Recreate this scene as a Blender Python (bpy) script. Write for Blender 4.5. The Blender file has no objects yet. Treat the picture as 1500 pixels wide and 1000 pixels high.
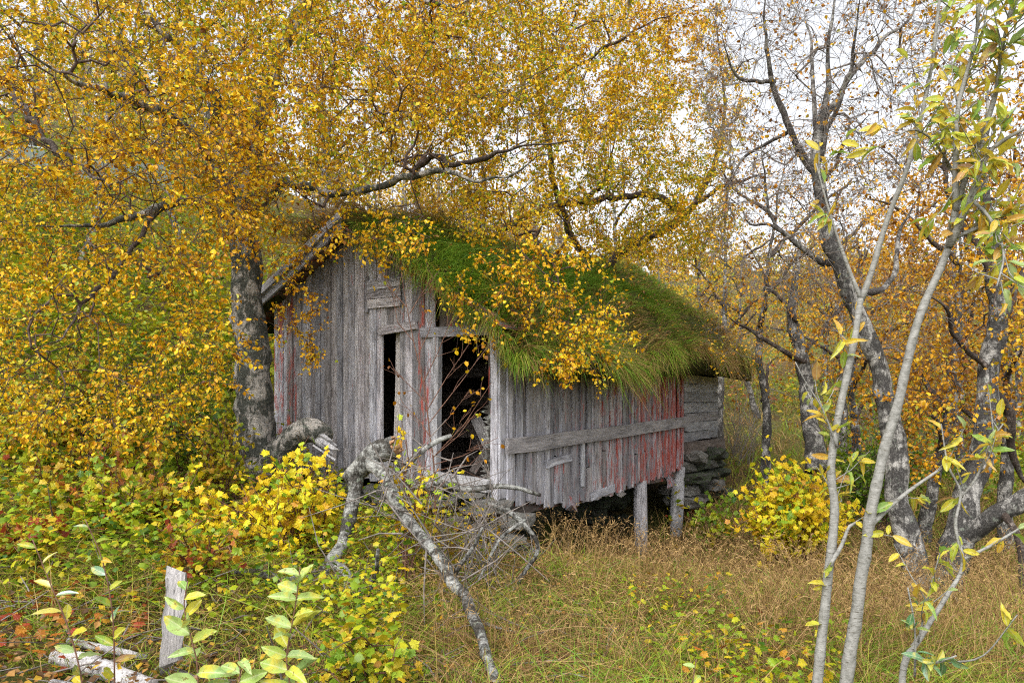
import bpy, bmesh, math, random
import numpy as np
from mathutils import Vector, Matrix, noise
S = bpy.context.scene
C = S.collection
R = random.Random(7)
G = np.random.default_rng(7)

# ------------------------------------------------------------------ camera, sky, sun, exposure
F = 1000.0 / 1500.0
cd = bpy.data.cameras.new('camera'); cam = bpy.data.objects.new('camera', cd); C.objects.link(cam)
cd.sensor_width = 36; cd.lens = 24; cd.shift_y = 100 / 1500; cd.clip_start = .05; cd.clip_end = 1000
cam.location = (0, 0, 0); cam.rotation_euler = (math.radians(90), 0, 0)
S.camera = cam
SUN_EL, SUN_AZ = math.radians(52), math.radians(205)      # azimuth clockwise from +Y: behind the camera, to the left
w = bpy.data.worlds.new('World'); S.world = w; w.use_nodes = True
nt = w.node_tree; nt.nodes.clear()
sky = nt.nodes.new('ShaderNodeTexSky'); sky.sky_type = 'NISHITA'; sky.sun_disc = False
sky.sun_elevation = SUN_EL; sky.sun_rotation = SUN_AZ; sky.air_density = 1.0; sky.dust_density = 3.0
hs = nt.nodes.new('ShaderNodeHueSaturation'); hs.inputs['Saturation'].default_value = .18
hs.inputs['Value'].default_value = 1.45
bg = nt.nodes.new('ShaderNodeBackground'); bg.inputs['Strength'].default_value = .15
wo = nt.nodes.new('ShaderNodeOutputWorld')
nt.links.new(sky.outputs[0], hs.inputs['Color']); nt.links.new(hs.outputs[0], bg.inputs['Color']); nt.links.new(bg.outputs[0], wo.inputs[0])
sd = bpy.data.lights.new('sun', 'SUN'); sd.energy = 1.3; sd.angle = math.radians(35); sd.color = (1, .97, .92)
so = bpy.data.objects.new('sun', sd); C.objects.link(so)
dv = Vector((math.sin(SUN_AZ) * math.cos(SUN_EL), math.cos(SUN_AZ) * math.cos(SUN_EL), math.sin(SUN_EL)))
so.rotation_euler = dv.to_track_quat('Z', 'Y').to_euler(); so.location = dv * 30
vs = S.view_settings
S.display_settings.display_device = 'sRGB'
vs.view_transform = 'Standard'; vs.look = 'None'; vs.exposure = .83; vs.gamma = 1; vs.use_curve_mapping = False
S.cycles.max_bounces = 6; S.cycles.diffuse_bounces = 4; S.cycles.transmission_bounces = 4
S.cycles.transparent_max_bounces = 4; S.cycles.use_denoising = False; S.cycles.filter_width = 1.15

# ------------------------------------------------------------------ small helpers
def P(px, py, d):                       # a sight line of the photograph at a real distance -> a world point
    return np.array(((px - 750) / 1000 * d, d, (600 - py) / 1000 * d))
def unit(a):
    n = np.linalg.norm(a, axis=-1, keepdims=True); return a / np.maximum(n, 1e-9)
def tag(o, label=None, cat=None, group=None, kind=None):
    for k, v in (('label', label), ('category', cat), ('group', group), ('kind', kind)):
        if v: o[k] = v
    return o
def empty(name, loc, rz=0):
    o = bpy.data.objects.new(name, None); o.location = tuple(loc); o.rotation_euler = (0, 0, rz); o.empty_display_size = .2
    C.objects.link(o); return o
def link(name, me, mat=None, parent=None, base=None):
    if mat is not None and not me.materials: me.materials.append(mat)
    o = bpy.data.objects.new(name, me); C.objects.link(o)
    if parent is not None:
        o.parent = parent
        if base is not None: o.location = tuple(-np.asarray(base, float))
    return o
def mesh(name, V, faces, tint=None, uv=None, smooth=True):
    """V (n,3); faces: list of (m,k) index arrays."""
    me = bpy.data.meshes.new(name)
    V = np.asarray(V, np.float32)
    me.vertices.add(len(V)); me.vertices.foreach_set('co', V.ravel())
    fs = [np.asarray(f, np.int32) for f in faces if len(f)]
    idx = np.concatenate([f.ravel() for f in fs])
    tot = np.concatenate([np.full(len(f), f.shape[1], np.int32) for f in fs])
    st = np.concatenate([[0], np.cumsum(tot)[:-1]]).astype(np.int32)
    me.loops.add(len(idx)); me.loops.foreach_set('vertex_index', idx)
    me.polygons.add(len(tot)); me.polygons.foreach_set('loop_start', st)
    me.polygons.foreach_set('use_smooth', np.full(len(tot), smooth, bool))
    me.update(calc_edges=True)
    if tint is not None:
        a = me.attributes.new('tint', 'FLOAT', 'POINT'); a.data.foreach_set('value', np.asarray(tint, np.float32))
    if uv is not None:
        l = me.uv_layers.new(name='UVMap'); l.data.foreach_set('uv', np.asarray(uv, np.float32)[idx].ravel())
    return me
class Acc:                              # gathers pieces of geometry into one mesh
    def __init__(s): s.v = []; s.f = {}; s.t = []; s.n = 0
    def add(s, V, faces, tint=None):
        V = np.asarray(V, np.float32).reshape(-1, 3)
        for f in faces:
            f = np.asarray(f, np.int64)
            if len(f): s.f.setdefault(f.shape[1], []).append(f + s.n)
        s.v.append(V); s.n += len(V)
        s.t.append(np.broadcast_to(np.asarray(0. if tint is None else tint, np.float32), (len(V),)))
    def mesh(s, name, smooth=True):
        return mesh(name, np.concatenate(s.v), [np.concatenate(x) for x in s.f.values()], np.concatenate(s.t), smooth=smooth)

# value noise, vectorised
_perm = np.random.default_rng(3).random((64, 64, 64)).astype(np.float32)
def vnoise(p, sc=1.0):
    p = np.asarray(p, float) * sc; i = np.floor(p).astype(int); f = p - i; f = f * f * (3 - 2 * f)
    r = 0
    for dx in (0, 1):
        for dy in (0, 1):
            for dz in (0, 1):
                wgt = (f[..., 0] if dx else 1 - f[..., 0]) * (f[..., 1] if dy else 1 - f[..., 1]) * (f[..., 2] if dz else 1 - f[..., 2])
                r = r + wgt * _perm[(i[..., 0] + dx) & 63, (i[..., 1] + dy) & 63, (i[..., 2] + dz) & 63]
    return r - .5
def n2(x, y, sc): return vnoise(np.stack([x, y, np.zeros_like(x) + .37 * sc], -1), sc)

# ------------------------------------------------------------------ materials
def mat(name):
    m = bpy.data.materials.new(name); m.use_nodes = True; m.node_tree.nodes.clear(); return m, m.node_tree
def N(nt, t, **kw):
    n = nt.nodes.new('ShaderNode' + t)
    for k, v in kw.items():
        if k in n.inputs.keys(): n.inputs[k].default_value = v
        else: setattr(n, k, v)
    return n
def ramp(nt, stops, src=None):
    r = nt.nodes.new('ShaderNodeValToRGB'); e = r.color_ramp.elements
    while len(e) < len(stops): e.new(.5)
    for k, (p, c) in zip(e, stops):
        k.position = p; k.color = (*c, 1) if len(c) == 3 else c
    if src is not None: nt.links.new(src, r.inputs[0])
    return r
def mixc(nt, fac, a, b, mode='MIX'):
    m = nt.nodes.new('ShaderNodeMix'); m.data_type = 'RGBA'; m.blend_type = mode
    for s, k in ((fac, 0), (a, 6), (b, 7)):
        if hasattr(s, 'links') or hasattr(s, 'is_linked'): nt.links.new(s, m.inputs[k])
        elif k == 0: m.inputs[0].default_value = s
        else: m.inputs[k].default_value = (*s, 1)
    return m.outputs[2]
def math_(nt, op, a, b=0.0, clamp=False):
    m = nt.nodes.new('ShaderNodeMath'); m.operation = op; m.use_clamp = clamp
    for i, s in enumerate((a, b)):
        if hasattr(s, 'is_linked'): nt.links.new(s, m.inputs[i])
        else: m.inputs[i].default_value = s
    return m.outputs[0]
def finish(nt, col, rough=.8, bump=None, bstr=.3, bdist=.02, spec=.25):
    b = N(nt, 'BsdfPrincipled'); b.inputs['Roughness'].default_value = rough
    b.inputs['Specular IOR Level'].default_value = spec
    if hasattr(col, 'is_linked'): nt.links.new(col, b.inputs['Base Color'])
    else: b.inputs['Base Color'].default_value = (*col, 1)
    if bump is not None:
        bp = N(nt, 'Bump'); bp.inputs['Strength'].default_value = bstr; bp.inputs['Distance'].default_value = bdist
        nt.links.new(bump, bp.inputs['Height']); nt.links.new(bp.outputs[0], b.inputs['Normal'])
    o = N(nt, 'OutputMaterial'); nt.links.new(b.outputs[0], o.inputs[0]); return b
def coords(nt, scale=(1, 1, 1), rnd=False):
    tc = N(nt, 'TexCoord'); mp = N(nt, 'Mapping'); mp.inputs['Scale'].default_value = scale
    nt.links.new(tc.outputs['Object'], mp.inputs['Vector'])
    if rnd:
        oi = N(nt, 'ObjectInfo'); s = math_(nt, 'MULTIPLY', oi.outputs['Random'], 37.0)
        cx = N(nt, 'CombineXYZ')
        for i in range(3): nt.links.new(s, cx.inputs[i])
        nt.links.new(cx.outputs[0], mp.inputs['Location'])
        return mp.outputs[0], oi
    return mp.outputs[0]
def noise_(nt, vec, sc, det=4, rough=.6, dist=0):
    n = N(nt, 'TexNoise'); n.inputs['Scale'].default_value = sc; n.inputs['Detail'].default_value = det
    n.inputs['Roughness'].default_value = rough; n.inputs['Distortion'].default_value = dist
    nt.links.new(vec, n.inputs['Vector']); return n.outputs[0]

def leaf_mat(name, stops, per_object=False, trans=.26, veins=False, gloss=.02):
    m, nt = mat(name)
    if per_object: src = N(nt, 'ObjectInfo').outputs['Random']
    else: src = N(nt, 'Attribute', attribute_name='tint').outputs['Fac']
    col = ramp(nt, stops, src).outputs[0]
    tc = N(nt, 'TexCoord')
    sp = noise_(nt, tc.outputs['Object'], 30 if not per_object else 3.5, 3)
    col = mixc(nt, .8, col, ramp(nt, [(.3, (.66, .62, .6)), (.62, (1.08, 1.06, 1.0))], sp).outputs[0], 'MULTIPLY')
    if veins:
        yl = ramp(nt, [(.50, (0, 0, 0)), (.66, (1, 1, 1))], noise_(nt, coords(nt, (1, 1, 1), True)[0], 1.6, 3)).outputs[0]
        col = mixc(nt, math_(nt, 'MULTIPLY', yl, .75), col, (.66, .52, .04))
        sx = N(nt, 'SeparateXYZ'); nt.links.new(tc.outputs['Object'], sx.inputs[0])
        ax = math_(nt, 'ABSOLUTE', sx.outputs[0])
        rib = math_(nt, 'LESS_THAN', ax, .018)
        ph = math_(nt, 'SUBTRACT', math_(nt, 'MULTIPLY', sx.outputs[1], 8.0), math_(nt, 'MULTIPLY', ax, 7.0))
        sv = math_(nt, 'LESS_THAN', math_(nt, 'FRACT', ph), .13)
        v = math_(nt, 'MAXIMUM', rib, math_(nt, 'MULTIPLY', sv, .5))
        col = mixc(nt, v, col, mixc(nt, .40, col, (.60, .6, .35)))
        spots = ramp(nt, [(.62, (0, 0, 0)), (.66, (1, 1, 1))], noise_(nt, coords(nt, (1, 1, 1), True)[0], 6, 3)).outputs[0]
        col = mixc(nt, math_(nt, 'MULTIPLY', spots, .7), col, (.16, .07, .015))
    d = N(nt, 'BsdfDiffuse'); t = N(nt, 'BsdfTranslucent'); g = N(nt, 'BsdfGlossy'); g.inputs['Roughness'].default_value = .4
    nt.links.new(col, d.inputs[0]); nt.links.new(col, t.inputs[0]); g.inputs[0].default_value = (.8, .85, .9, 1)
    a = N(nt, 'MixShader'); a.inputs[0].default_value = trans; nt.links.new(d.outputs[0], a.inputs[1]); nt.links.new(t.outputs[0], a.inputs[2])
    b = N(nt, 'MixShader'); b.inputs[0].default_value = gloss; nt.links.new(a.outputs[0], b.inputs[1]); nt.links.new(g.outputs[0], b.inputs[2])
    o = N(nt, 'OutputMaterial'); nt.links.new(b.outputs[0], o.inputs[0]); return m

BIRCH = [(0, (.14, .05, .010)), (.14, (.44, .18, .008)), (.36, (.74, .38, .010)), (.62, (.84, .54, .014)), (.82, (.66, .52, .02)), (1, (.26, .34, .02))]
OCHRE = [(0, (.17, .06, .010)), (.25, (.42, .17, .010)), (.55, (.66, .33, .012)), (.85, (.70, .44, .02)), (1, (.36, .34, .03))]
CURRANT = [(0, (.55, .27, .06)), (.10, (.74, .46, .02)), (.45, (.82, .64, .02)), (.70, (.60, .60, .025)), (.86, (.26, .40, .02)), (1, (.12, .24, .02))]
CUGREEN = [(0, (.66, .40, .03)), (.25, (.66, .56, .03)), (.5, (.30, .42, .03)), (1, (.12, .25, .02))]
WILLOW = [(0, (.44, .26, .14)), (.15, (.66, .38, .05)), (.35, (.68, .56, .05)), (.6, (.46, .55, .06)), (.82, (.22, .42, .06)), (1, (.40, .52, .22))]
SEEDL = [(0, (.62, .52, .03)), (.08, (.46, .52, .07)), (.3, (.32, .46, .10)), (.7, (.36, .49, .18)), (1, (.20, .36, .09))]
HERB = [(0, (.28, .05, .02)), (.1, (.36, .14, .02)), (.25, (.50, .30, .02)), (.42, (.46, .43, .018)), (.6, (.23, .33, .014)), (1, (.045, .115, .010))]
TEAL = [(0, (.55, .50, .04)), (.2, (.40, .46, .05)), (.4, (.06, .19, .06)), (1, (.12, .27, .11))]
M = {}
M['birch_leaf'] = leaf_mat('birch_leaf', BIRCH); M['birch_leaf1'] = leaf_mat('birch_leaf_single', BIRCH, True)
M['ochre_leaf'] = leaf_mat('ochre_leaf', OCHRE); M['ochre_leaf1'] = leaf_mat('ochre_leaf_single', OCHRE, True)
M['currant'] = leaf_mat('currant_leaf', CURRANT); M['currant1'] = leaf_mat('currant_leaf_single', CURRANT, True)
M['cugreen'] = leaf_mat('currant_green', CUGREEN); M['cugreen1'] = leaf_mat('currant_green_single', CUGREEN, True)
M['willow1'] = leaf_mat('willow_leaf', WILLOW, True, veins=True, trans=.45); M['seedling1'] = leaf_mat('seedling_leaf', SEEDL, True, veins=True)
M['teal1'] = leaf_mat('teal_leaf', TEAL, True, veins=True, gloss=.12)
M['herb'] = leaf_mat('herb_leaf', HERB)
M['litter'] = leaf_mat('litter_leaf', [(0, (.08, .045, .025)), (.4, (.19, .105, .045)), (.75, (.38, .20, .045)), (1, (.62, .42, .03))], trans=.1)
GR = [(0, (.12, .07, .035)), (.14, (.30, .185, .08)), (.3, (.46, .31, .13)), (.45, (.33, .23, .07)), (.6, (.34, .36, .04)), (.8, (.20, .34, .032)), (1, (.09, .225, .018))]
M['grass'] = leaf_mat('grass_blade', GR, trans=.22, gloss=.012)
M['far_leaf'] = leaf_mat('far_leaf', [(0, (.22, .13, .06)), (.35, (.44, .24, .04)), (.7, (.56, .40, .05)), (1, (.34, .36, .05))])

def bark_mat(name, white, dark, amount, lich=.3):
    m, nt = mat(name)
    v = coords(nt, (1, 1, 1)); vz = coords(nt, (1, 1, 6)); vv = coords(nt, (1, 1, .3))
    big = noise_(nt, v, 5, 5, .65, .6); lines = noise_(nt, vz, 16, 4, .7); crack = noise_(nt, vv, 22, 5, .75, 1.0); fine = noise_(nt, v, 70, 3, .7)
    f = math_(nt, 'ADD', math_(nt, 'MULTIPLY', big, .9), math_(nt, 'MULTIPLY', crack, .5))
    f = ramp(nt, [(amount - .06, (0, 0, 0)), (amount + .06, (1, 1, 1))], f).outputs[0]
    wc = ramp(nt, [(.36, tuple(x * .28 for x in white)), (.46, tuple(x * .8 for x in white)), (.6, white)], lines).outputs[0]
    dc = ramp(nt, [(.3, tuple(x * .4 for x in dark)), (.55, dark), (.72, tuple(min(1, x * 2.6) for x in dark))], fine).outputs[0]
    col = mixc(nt, f, dc, wc)
    l = ramp(nt, [(.58, (0, 0, 0)), (.66, (1, 1, 1))], noise_(nt, v, 13, 5, .7)).outputs[0]
    col = mixc(nt, math_(nt, 'MULTIPLY', l, lich), col, (.30, .34, .27))
    h = math_(nt, 'ADD', math_(nt, 'MULTIPLY', crack, .8), math_(nt, 'ADD', math_(nt, 'MULTIPLY', fine, .3), math_(nt, 'MULTIPLY', f, .15)))
    finish(nt, col, .85, h, .9, .03); return m
M['bark'] = bark_mat('birch_bark', (.54, .50, .45), (.07, .074, .062), .725, .5)
M['bark_white'] = bark_mat('birch_bark_pale', (.44, .42, .385), (.06, .056, .052), .745, .4)
M['bark_dark'] = bark_mat('branch_bark', (.30, .25, .22), (.055, .04, .032), .80, .3)
M['bark_limb'] = bark_mat('grey_limb_bark', (.40, .38, .35), (.07, .06, .055), .74, .5)
M['bark_lichen'] = bark_mat('lichen_bark', (.38, .38, .355), (.05, .045, .038), .70, .8)
m, nt = mat('willow_bark'); v = coords(nt, (1, 1, 1)); vz = coords(nt, (1, 1, 5))
c = ramp(nt, [(.3, (.13, .127, .11)), (.5, (.23, .225, .205)), (.75, (.34, .33, .305))], noise_(nt, v, 42, 6, .7)).outputs[0]
k = ramp(nt, [(.60, (0, 0, 0)), (.66, (1, 1, 1))], noise_(nt, vz, 30, 3)).outputs[0]
finish(nt, mixc(nt, k, c, (.09, .08, .06)), .65, noise_(nt, vz, 30, 3), .3, .01); M['willow_bark'] = m
m, nt = mat('twig_bark'); finish(nt, ramp(nt, [(.3, (.05, .03, .024)), (.7, (.12, .085, .07))], noise_(nt, coords(nt), 40, 2)).outputs[0], .8); M['twig'] = m
m, nt = mat('grey_twig'); finish(nt, ramp(nt, [(.3, (.10, .085, .075)), (.7, (.24, .21, .19))], noise_(nt, coords(nt), 30, 2)).outputs[0], .8); M['grey_twig'] = m
m, nt = mat('red_stem'); finish(nt, ramp(nt, [(.3, (.10, .045, .035)), (.7, (.20, .11, .07))], noise_(nt, coords(nt), 40, 2)).outputs[0], .6); M['red_stem'] = m

def wood_mat(name, a, b, c, redness=True):
    m, nt = mat(name)
    v, oi = coords(nt, (1, 1, .045), True); v2, _ = coords(nt, (1, 1, .22), True); v3, _ = coords(nt, (1, 1, 1), True)
    grain = noise_(nt, v, 110, 3, .65, .25); broad = noise_(nt, v2, 12, 4, .65, .4); fine = noise_(nt, v, 330, 2, .6)
    g = math_(nt, 'ADD', math_(nt, 'MULTIPLY', grain, .5), math_(nt, 'MULTIPLY', broad, .5))
    col = ramp(nt, [(.34, a), (.48, b), (.64, c)], g).outputs[0]
    shade = math_(nt, 'ADD', math_(nt, 'MULTIPLY', oi.outputs['Random'], .75), .55)
    cm = N(nt, 'CombineXYZ')
    for i, k in enumerate((1, 1, 1)): nt.links.new(shade, cm.inputs[i])
    col = mixc(nt, 1.0, col, cm.outputs[0], 'MULTIPLY')
    fr = math_(nt, 'FRACT', math_(nt, 'MULTIPLY', oi.outputs['Random'], 7.13))
    col = mixc(nt, 1.0, col, ramp(nt, [(0, (1.03, .98, .95)), (.35, (.98, .98, 1.0)), (.7, (.95, .98, 1.05)), (1, (1.04, .99, 1.0))], fr).outputs[0], 'MULTIPLY')
    crack = ramp(nt, [(.28, (1, 1, 1)), (.35, (0, 0, 0))], grain).outputs[0]
    col = mixc(nt, math_(nt, 'MULTIPLY', crack, .8), col, (.03, .025, .022))
    kn = N(nt, 'TexVoronoi'); kn.inputs['Scale'].default_value = 7; nt.links.new(v2, kn.inputs['Vector'])
    knm = ramp(nt, [(.08, (1, 1, 1)), (.14, (0, 0, 0))], kn.outputs['Distance']).outputs[0]
    col = mixc(nt, math_(nt, 'MULTIPLY', knm, .6), col, (.07, .05, .04))
    if redness:
        at = N(nt, 'Attribute', attribute_name='red', attribute_type='OBJECT')
        wear = math_(nt, 'ADD', math_(nt, 'MULTIPLY', noise_(nt, v2, 15, 5, .7, .6), 1.2), math_(nt, 'MULTIPLY', noise_(nt, v, 60, 4, .7), .6))
        rm = math_(nt, 'SUBTRACT', math_(nt, 'ADD', wear, math_(nt, 'MULTIPLY', at.outputs['Fac'], .32)), 1.13)
        rm = math_(nt, 'MULTIPLY', rm, 7.0, True)
        col = mixc(nt, math_(nt, 'MULTIPLY', rm, .88), col, ramp(nt, [(.3, (.33, .036, .024)), (.7, (.50, .11, .075))], fine).outputs[0])
    moss = ramp(nt, [(.64, (0, 0, 0)), (.72, (1, 1, 1))], noise_(nt, v3, 9, 5, .7)).outputs[0]
    col = mixc(nt, math_(nt, 'MULTIPLY', moss, .35), col, (.10, .10, .075))
    finish(nt, col, .85, math_(nt, 'ADD', grain, math_(nt, 'MULTIPLY', fine, .3)), .7, .012, .2); return m
M['wood'] = wood_mat('weathered_board', (.105, .10, .103), (.325, .315, .325), (.60, .59, .60))
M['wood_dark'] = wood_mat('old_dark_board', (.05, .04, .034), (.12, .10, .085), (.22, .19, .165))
M['log_grey'] = wood_mat('grey_dead_wood', (.15, .147, .147), (.37, .365, .365), (.60, .59, .585), False)
m, nt = mat('torn_wood'); v = coords(nt, (1, 1, 1)); finish(nt, ramp(nt, [(.3, (.10, .045, .02)), (.5, (.34, .19, .10)), (.7, (.50, .36, .23))], noise_(nt, v, 30, 4, .7)).outputs[0], .9, noise_(nt, v, 60, 3), .6, .02); M['torn'] = m
m, nt = mat('field_stone'); v, oi = coords(nt, (1, 1, 1), True); vs_, _ = coords(nt, (1, 1, 5), True)
c = ramp(nt, [(.3, (.085, .08, .075)), (.5, (.22, .21, .195)), (.7, (.38, .365, .335))], math_(nt, 'ADD', math_(nt, 'MULTIPLY', noise_(nt, v, 5, 6, .7), .5), math_(nt, 'MULTIPLY', noise_(nt, vs_, 7, 5, .7), .5))).outputs[0]
k = ramp(nt, [(.5, (0, 0, 0)), (.62, (1, 1, 1))], noise_(nt, v, 6, 5, .7)).outputs[0]
c = mixc(nt, math_(nt, 'MULTIPLY', k, .6), c, (.055, .07, .03))
k2 = ramp(nt, [(.62, (0, 0, 0)), (.68, (1, 1, 1))], noise_(nt, v, 14, 4, .7)).outputs[0]
c = mixc(nt, math_(nt, 'MULTIPLY', k2, .55), c, (.46, .46, .42))
finish(nt, c, .9, math_(nt, 'ADD', noise_(nt, vs_, 14, 6, .7), noise_(nt, v, 40, 3)), .8, .03); M['stone'] = m
m, nt = mat('shaded_mossy_stone'); v, oi = coords(nt, (1, 1, 1), True); vs_, _ = coords(nt, (1, 1, 5), True)  # moss over a stone base darkened to paint in the shade beneath the shed
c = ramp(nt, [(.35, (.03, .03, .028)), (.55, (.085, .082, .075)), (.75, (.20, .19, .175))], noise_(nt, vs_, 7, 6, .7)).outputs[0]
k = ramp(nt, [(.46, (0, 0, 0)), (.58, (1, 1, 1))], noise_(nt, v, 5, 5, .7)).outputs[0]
finish(nt, mixc(nt, math_(nt, 'MULTIPLY', k, .75), c, (.05, .085, .02)), .9, noise_(nt, vs_, 18, 6, .7), .9, .03); M['shaded_mossy_stone'] = m
m, nt = mat('soil_and_litter'); v = coords(nt, (1, 1, 1))
c = ramp(nt, [(.3, (.045, .032, .018)), (.5, (.11, .075, .035)), (.62, (.17, .12, .05)), (.75, (.09, .11, .025))], noise_(nt, v, 7, 8, .75)).outputs[0]
c = mixc(nt, ramp(nt, [(.42, (0, 0, 0)), (.6, (1, 1, 1))], noise_(nt, v, .35, 4)).outputs[0], c, ramp(nt, [(.35, (.05, .075, .012)), (.65, (.20, .20, .05))], noise_(nt, v, 18, 5, .75)).outputs[0])
finish(nt, c, .95, noise_(nt, v, 35, 6, .75), .9, .05, .1); M['ground'] = m
m, nt = mat('sod'); v = coords(nt, (1, 1, 1))
finish(nt, ramp(nt, [(.3, (.03, .025, .012)), (.5, (.055, .06, .015)), (.7, (.09, .12, .02))], noise_(nt, v, 14, 6, .75)).outputs[0], .95, noise_(nt, v, 45, 5, .7), .9, .04, .1); M['sod'] = m
m, nt = mat('pale_sheet'); finish(nt, ramp(nt, [(.3, (.34, .42, .45)), (.7, (.52, .60, .62))], noise_(nt, coords(nt), 6, 4)).outputs[0], .5); M['sheet'] = m

# ------------------------------------------------------------------ ground
CP = np.array([
 (0,0,-1.45),(-2,3.3,-1.18),(0,3.5,-1.42),(2,3.5,-1.5),(4,3.5,-1.5),(3.6,6,-1.75),(0,6,-1.45),(-.1,7,-1.45),(1.9,9.9,-2.2),(3,11.2,-2.0),
 (3.8,9,-1.98),(6,8,-1.9),(-3.2,8.3,-.82),(-2,6,-1.15),(-4,5,-.85),(-6,8.5,.35),(-9,15,3.6),(-4.2,12,.5),(-1,12,-.8),(1,15.4,-.6),(0,17.5,.6),
 (6,16,-.9),(6,20,.1),(12,16,-1.0),(12,8,-2),(-8,4,-.1),(-20,20,9.5),(0,26,4),(10,32,4),(25,20,-.5),(25,5,-2.5),(-25,5,5),(-12,-5,0),(0,-8,-1.6),(12,-8,-2.5),
 (-50,60,26),(0,60,13),(30,60,11),(60,60,6),(60,10,-2),(-60,10,12),(-60,-40,8),(0,-50,-4),(60,-50,-6),(-100,140,40),(0,140,26),(100,140,18),(140,0,-2),(-140,0,18),(0,-140,-8),(140,-140,-10),(-140,-140,6)], float)
def _tps(r): return np.where(r > 0, r * r * np.log(np.maximum(r, 1e-9)), 0)
_X = CP[:, :2]; _K = _tps(np.linalg.norm(_X[:, None] - _X[None], axis=2)); _Pm = np.c_[np.ones(len(CP)), _X]
_sol = np.linalg.solve(np.block([[_K + np.eye(len(CP)) * .02, _Pm], [_Pm.T, np.zeros((3, 3))]]), np.r_[CP[:, 2], 0, 0, 0])
def gz(x, y):
    x = np.asarray(x, float); y = np.asarray(y, float); sh = x.shape; q = np.c_[x.ravel(), y.ravel()]
    out = np.empty(len(q))
    for i in range(0, len(q), 20000):
        k = q[i:i + 20000]
        out[i:i + 20000] = _tps(np.linalg.norm(k[:, None] - _X[None], axis=2)) @ _sol[:-3] + np.c_[np.ones(len(k)), k] @ _sol[-3:]
    d = np.hypot(q[:, 0], q[:, 1])
    out += n2(q[:, 0], q[:, 1], .9) * .16 + n2(q[:, 0], q[:, 1], 2.7) * .09 + n2(q[:, 0], q[:, 1], .15) * np.clip((d - 18) / 20, 0, 1) * 3
    return out.reshape(sh)
def gzs(x, y): return float(gz(np.array([x]), np.array([y]))[0])
u = np.linspace(-1, 1, 191); ax = np.sinh(u * 5.2) / math.sinh(5.2) * 150
gx, gy = np.meshgrid(ax, ax + 5, indexing='ij'); gzv = gz(gx, gy); n_ = len(ax)
ii = np.arange(n_ * n_).reshape(n_, n_)
gq = np.stack([ii[:-1, :-1], ii[1:, :-1], ii[1:, 1:], ii[:-1, 1:]], -1).reshape(-1, 4)
go = link('ground', mesh('ground', np.stack([gx, gy, gzv], -1).reshape(-1, 3), [gq]), M['ground']); tag(go, kind='structure')

# ------------------------------------------------------------------ the shed
CX, CY, BZ = -.14, 7.06, -.95
TH = math.atan2(.831, .556)
shed = empty('shed', (CX, CY, BZ), TH)
tag(shed, 'small weathered grey board shed with grassy sod roof and traces of red paint', 'shed')
ct, st_ = math.cos(TH), math.sin(TH)
def L2W(x, y, z):
    x, y, z = map(np.asarray, (x, y, z)); return np.stack([CX + ct * x - st_ * y, CY + st_ * x + ct * y, BZ + z + 0 * x], -1)
def W2L(x, y): dx, dy = x - CX, y - CY; return ct * dx + st_ * dy, -st_ * dx + ct * dy
YR = 2.05
def roofz(s, y):
    s = np.asarray(s, float); y = np.asarray(y, float)
    rg = 3.1 + .058 * s; er = 1.74 + .03 * s; el = 2.12 + .03 * s
    sag = -.05 * np.sin(np.clip(s / 7.6, 0, 1) * math.pi * 2.3)
    return sag + np.where(y < YR, er + (rg - er) * (y + .3) / (YR + .3), rg + (el - rg) * (y - YR) / (3.95 - YR))

def board(name, parent, p0, p1, wdir, wd, th, m, red=0.0, top=None, jit=.004, seg=3, label=None, ends=.012):
    """A sawn board from p0 to p1: local z runs along it, local x across its face; a slightly bowed, uneven box."""
    p0, p1 = Vector(p0), Vector(p1); z = (p1 - p0); ln = z.length; z.normalize()
    x = Vector(wdir); x = (x - z * x.dot(z)).normalized(); y = z.cross(x)
    V = []; bow = R.uniform(-1, 1) * jit * 2
    for i in range(seg + 1):
        t = i / seg; b = bow * math.sin(math.pi * t); j = R.uniform(-jit, jit)
        for sx, sy in ((-1, -1), (1, -1), (1, 1), (-1, 1)):
            zz = t * ln
            if i == 0: zz += R.uniform(-ends, ends)
            if i == seg: zz += (R.uniform(-ends, ends) if top is None else (top[0] if sx < 0 else top[1]))
            V.append((sx * wd / 2 + j + R.uniform(-jit, jit) * .4, sy * th / 2 + b, zz))
    Fq = [(0, 3, 2, 1), tuple(4 * seg + k for k in range(4))]
    for i in range(seg):
        for k in range(4): Fq.append((4 * i + k, 4 * i + (k + 1) % 4, 4 * i + 4 + (k + 1) % 4, 4 * i + 4 + k))
    me = bpy.data.meshes.new(name); me.from_pydata(V, [], Fq); me.materials.append(m)
    o = bpy.data.objects.new(name, me); C.objects.link(o); o.parent = parent
    mt = Matrix((x, y, z)).transposed().to_4x4(); mt.translation = p0; o.matrix_local = mt
    o['red'] = float(red)
    if label: o['label'] = label
    return o
def part(name, parent, label=None):
    o = bpy.data.objects.new(name, None); C.objects.link(o); o.parent = parent; o.empty_display_size = .1
    if label: o['label'] = label
    return o
def stone_mesh(seed, n=2):
    bm = bmesh.new(); bmesh.ops.create_icosphere(bm, subdivisions=n, radius=1)
    for vtx in bm.verts:
        c = vtx.co.copy(); p = 5.0; k = (abs(c.x) ** p + abs(c.y) ** p + abs(c.z) ** p) ** (1 / p); c = c / k * .88
        q = c + Vector((seed * 3.1, seed * 1.7, 0))
        c = c * (1 + noise.noise(q * 1.3) * .34 + noise.noise(q * 3.1) * .16) + Vector((noise.noise(q * 2 + Vector((9, 0, 0))), noise.noise(q * 2 + Vector((0, 9, 0))), 0)) * .12
        c.z += .25 * c.x * noise.noise(Vector((seed * 5.3, 1, 2)))
        vtx.co = c
    me = bpy.data.meshes.new('stone'); bm.to_mesh(me); bm.free(); me.materials.append(M['stone'])
    return me
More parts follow.
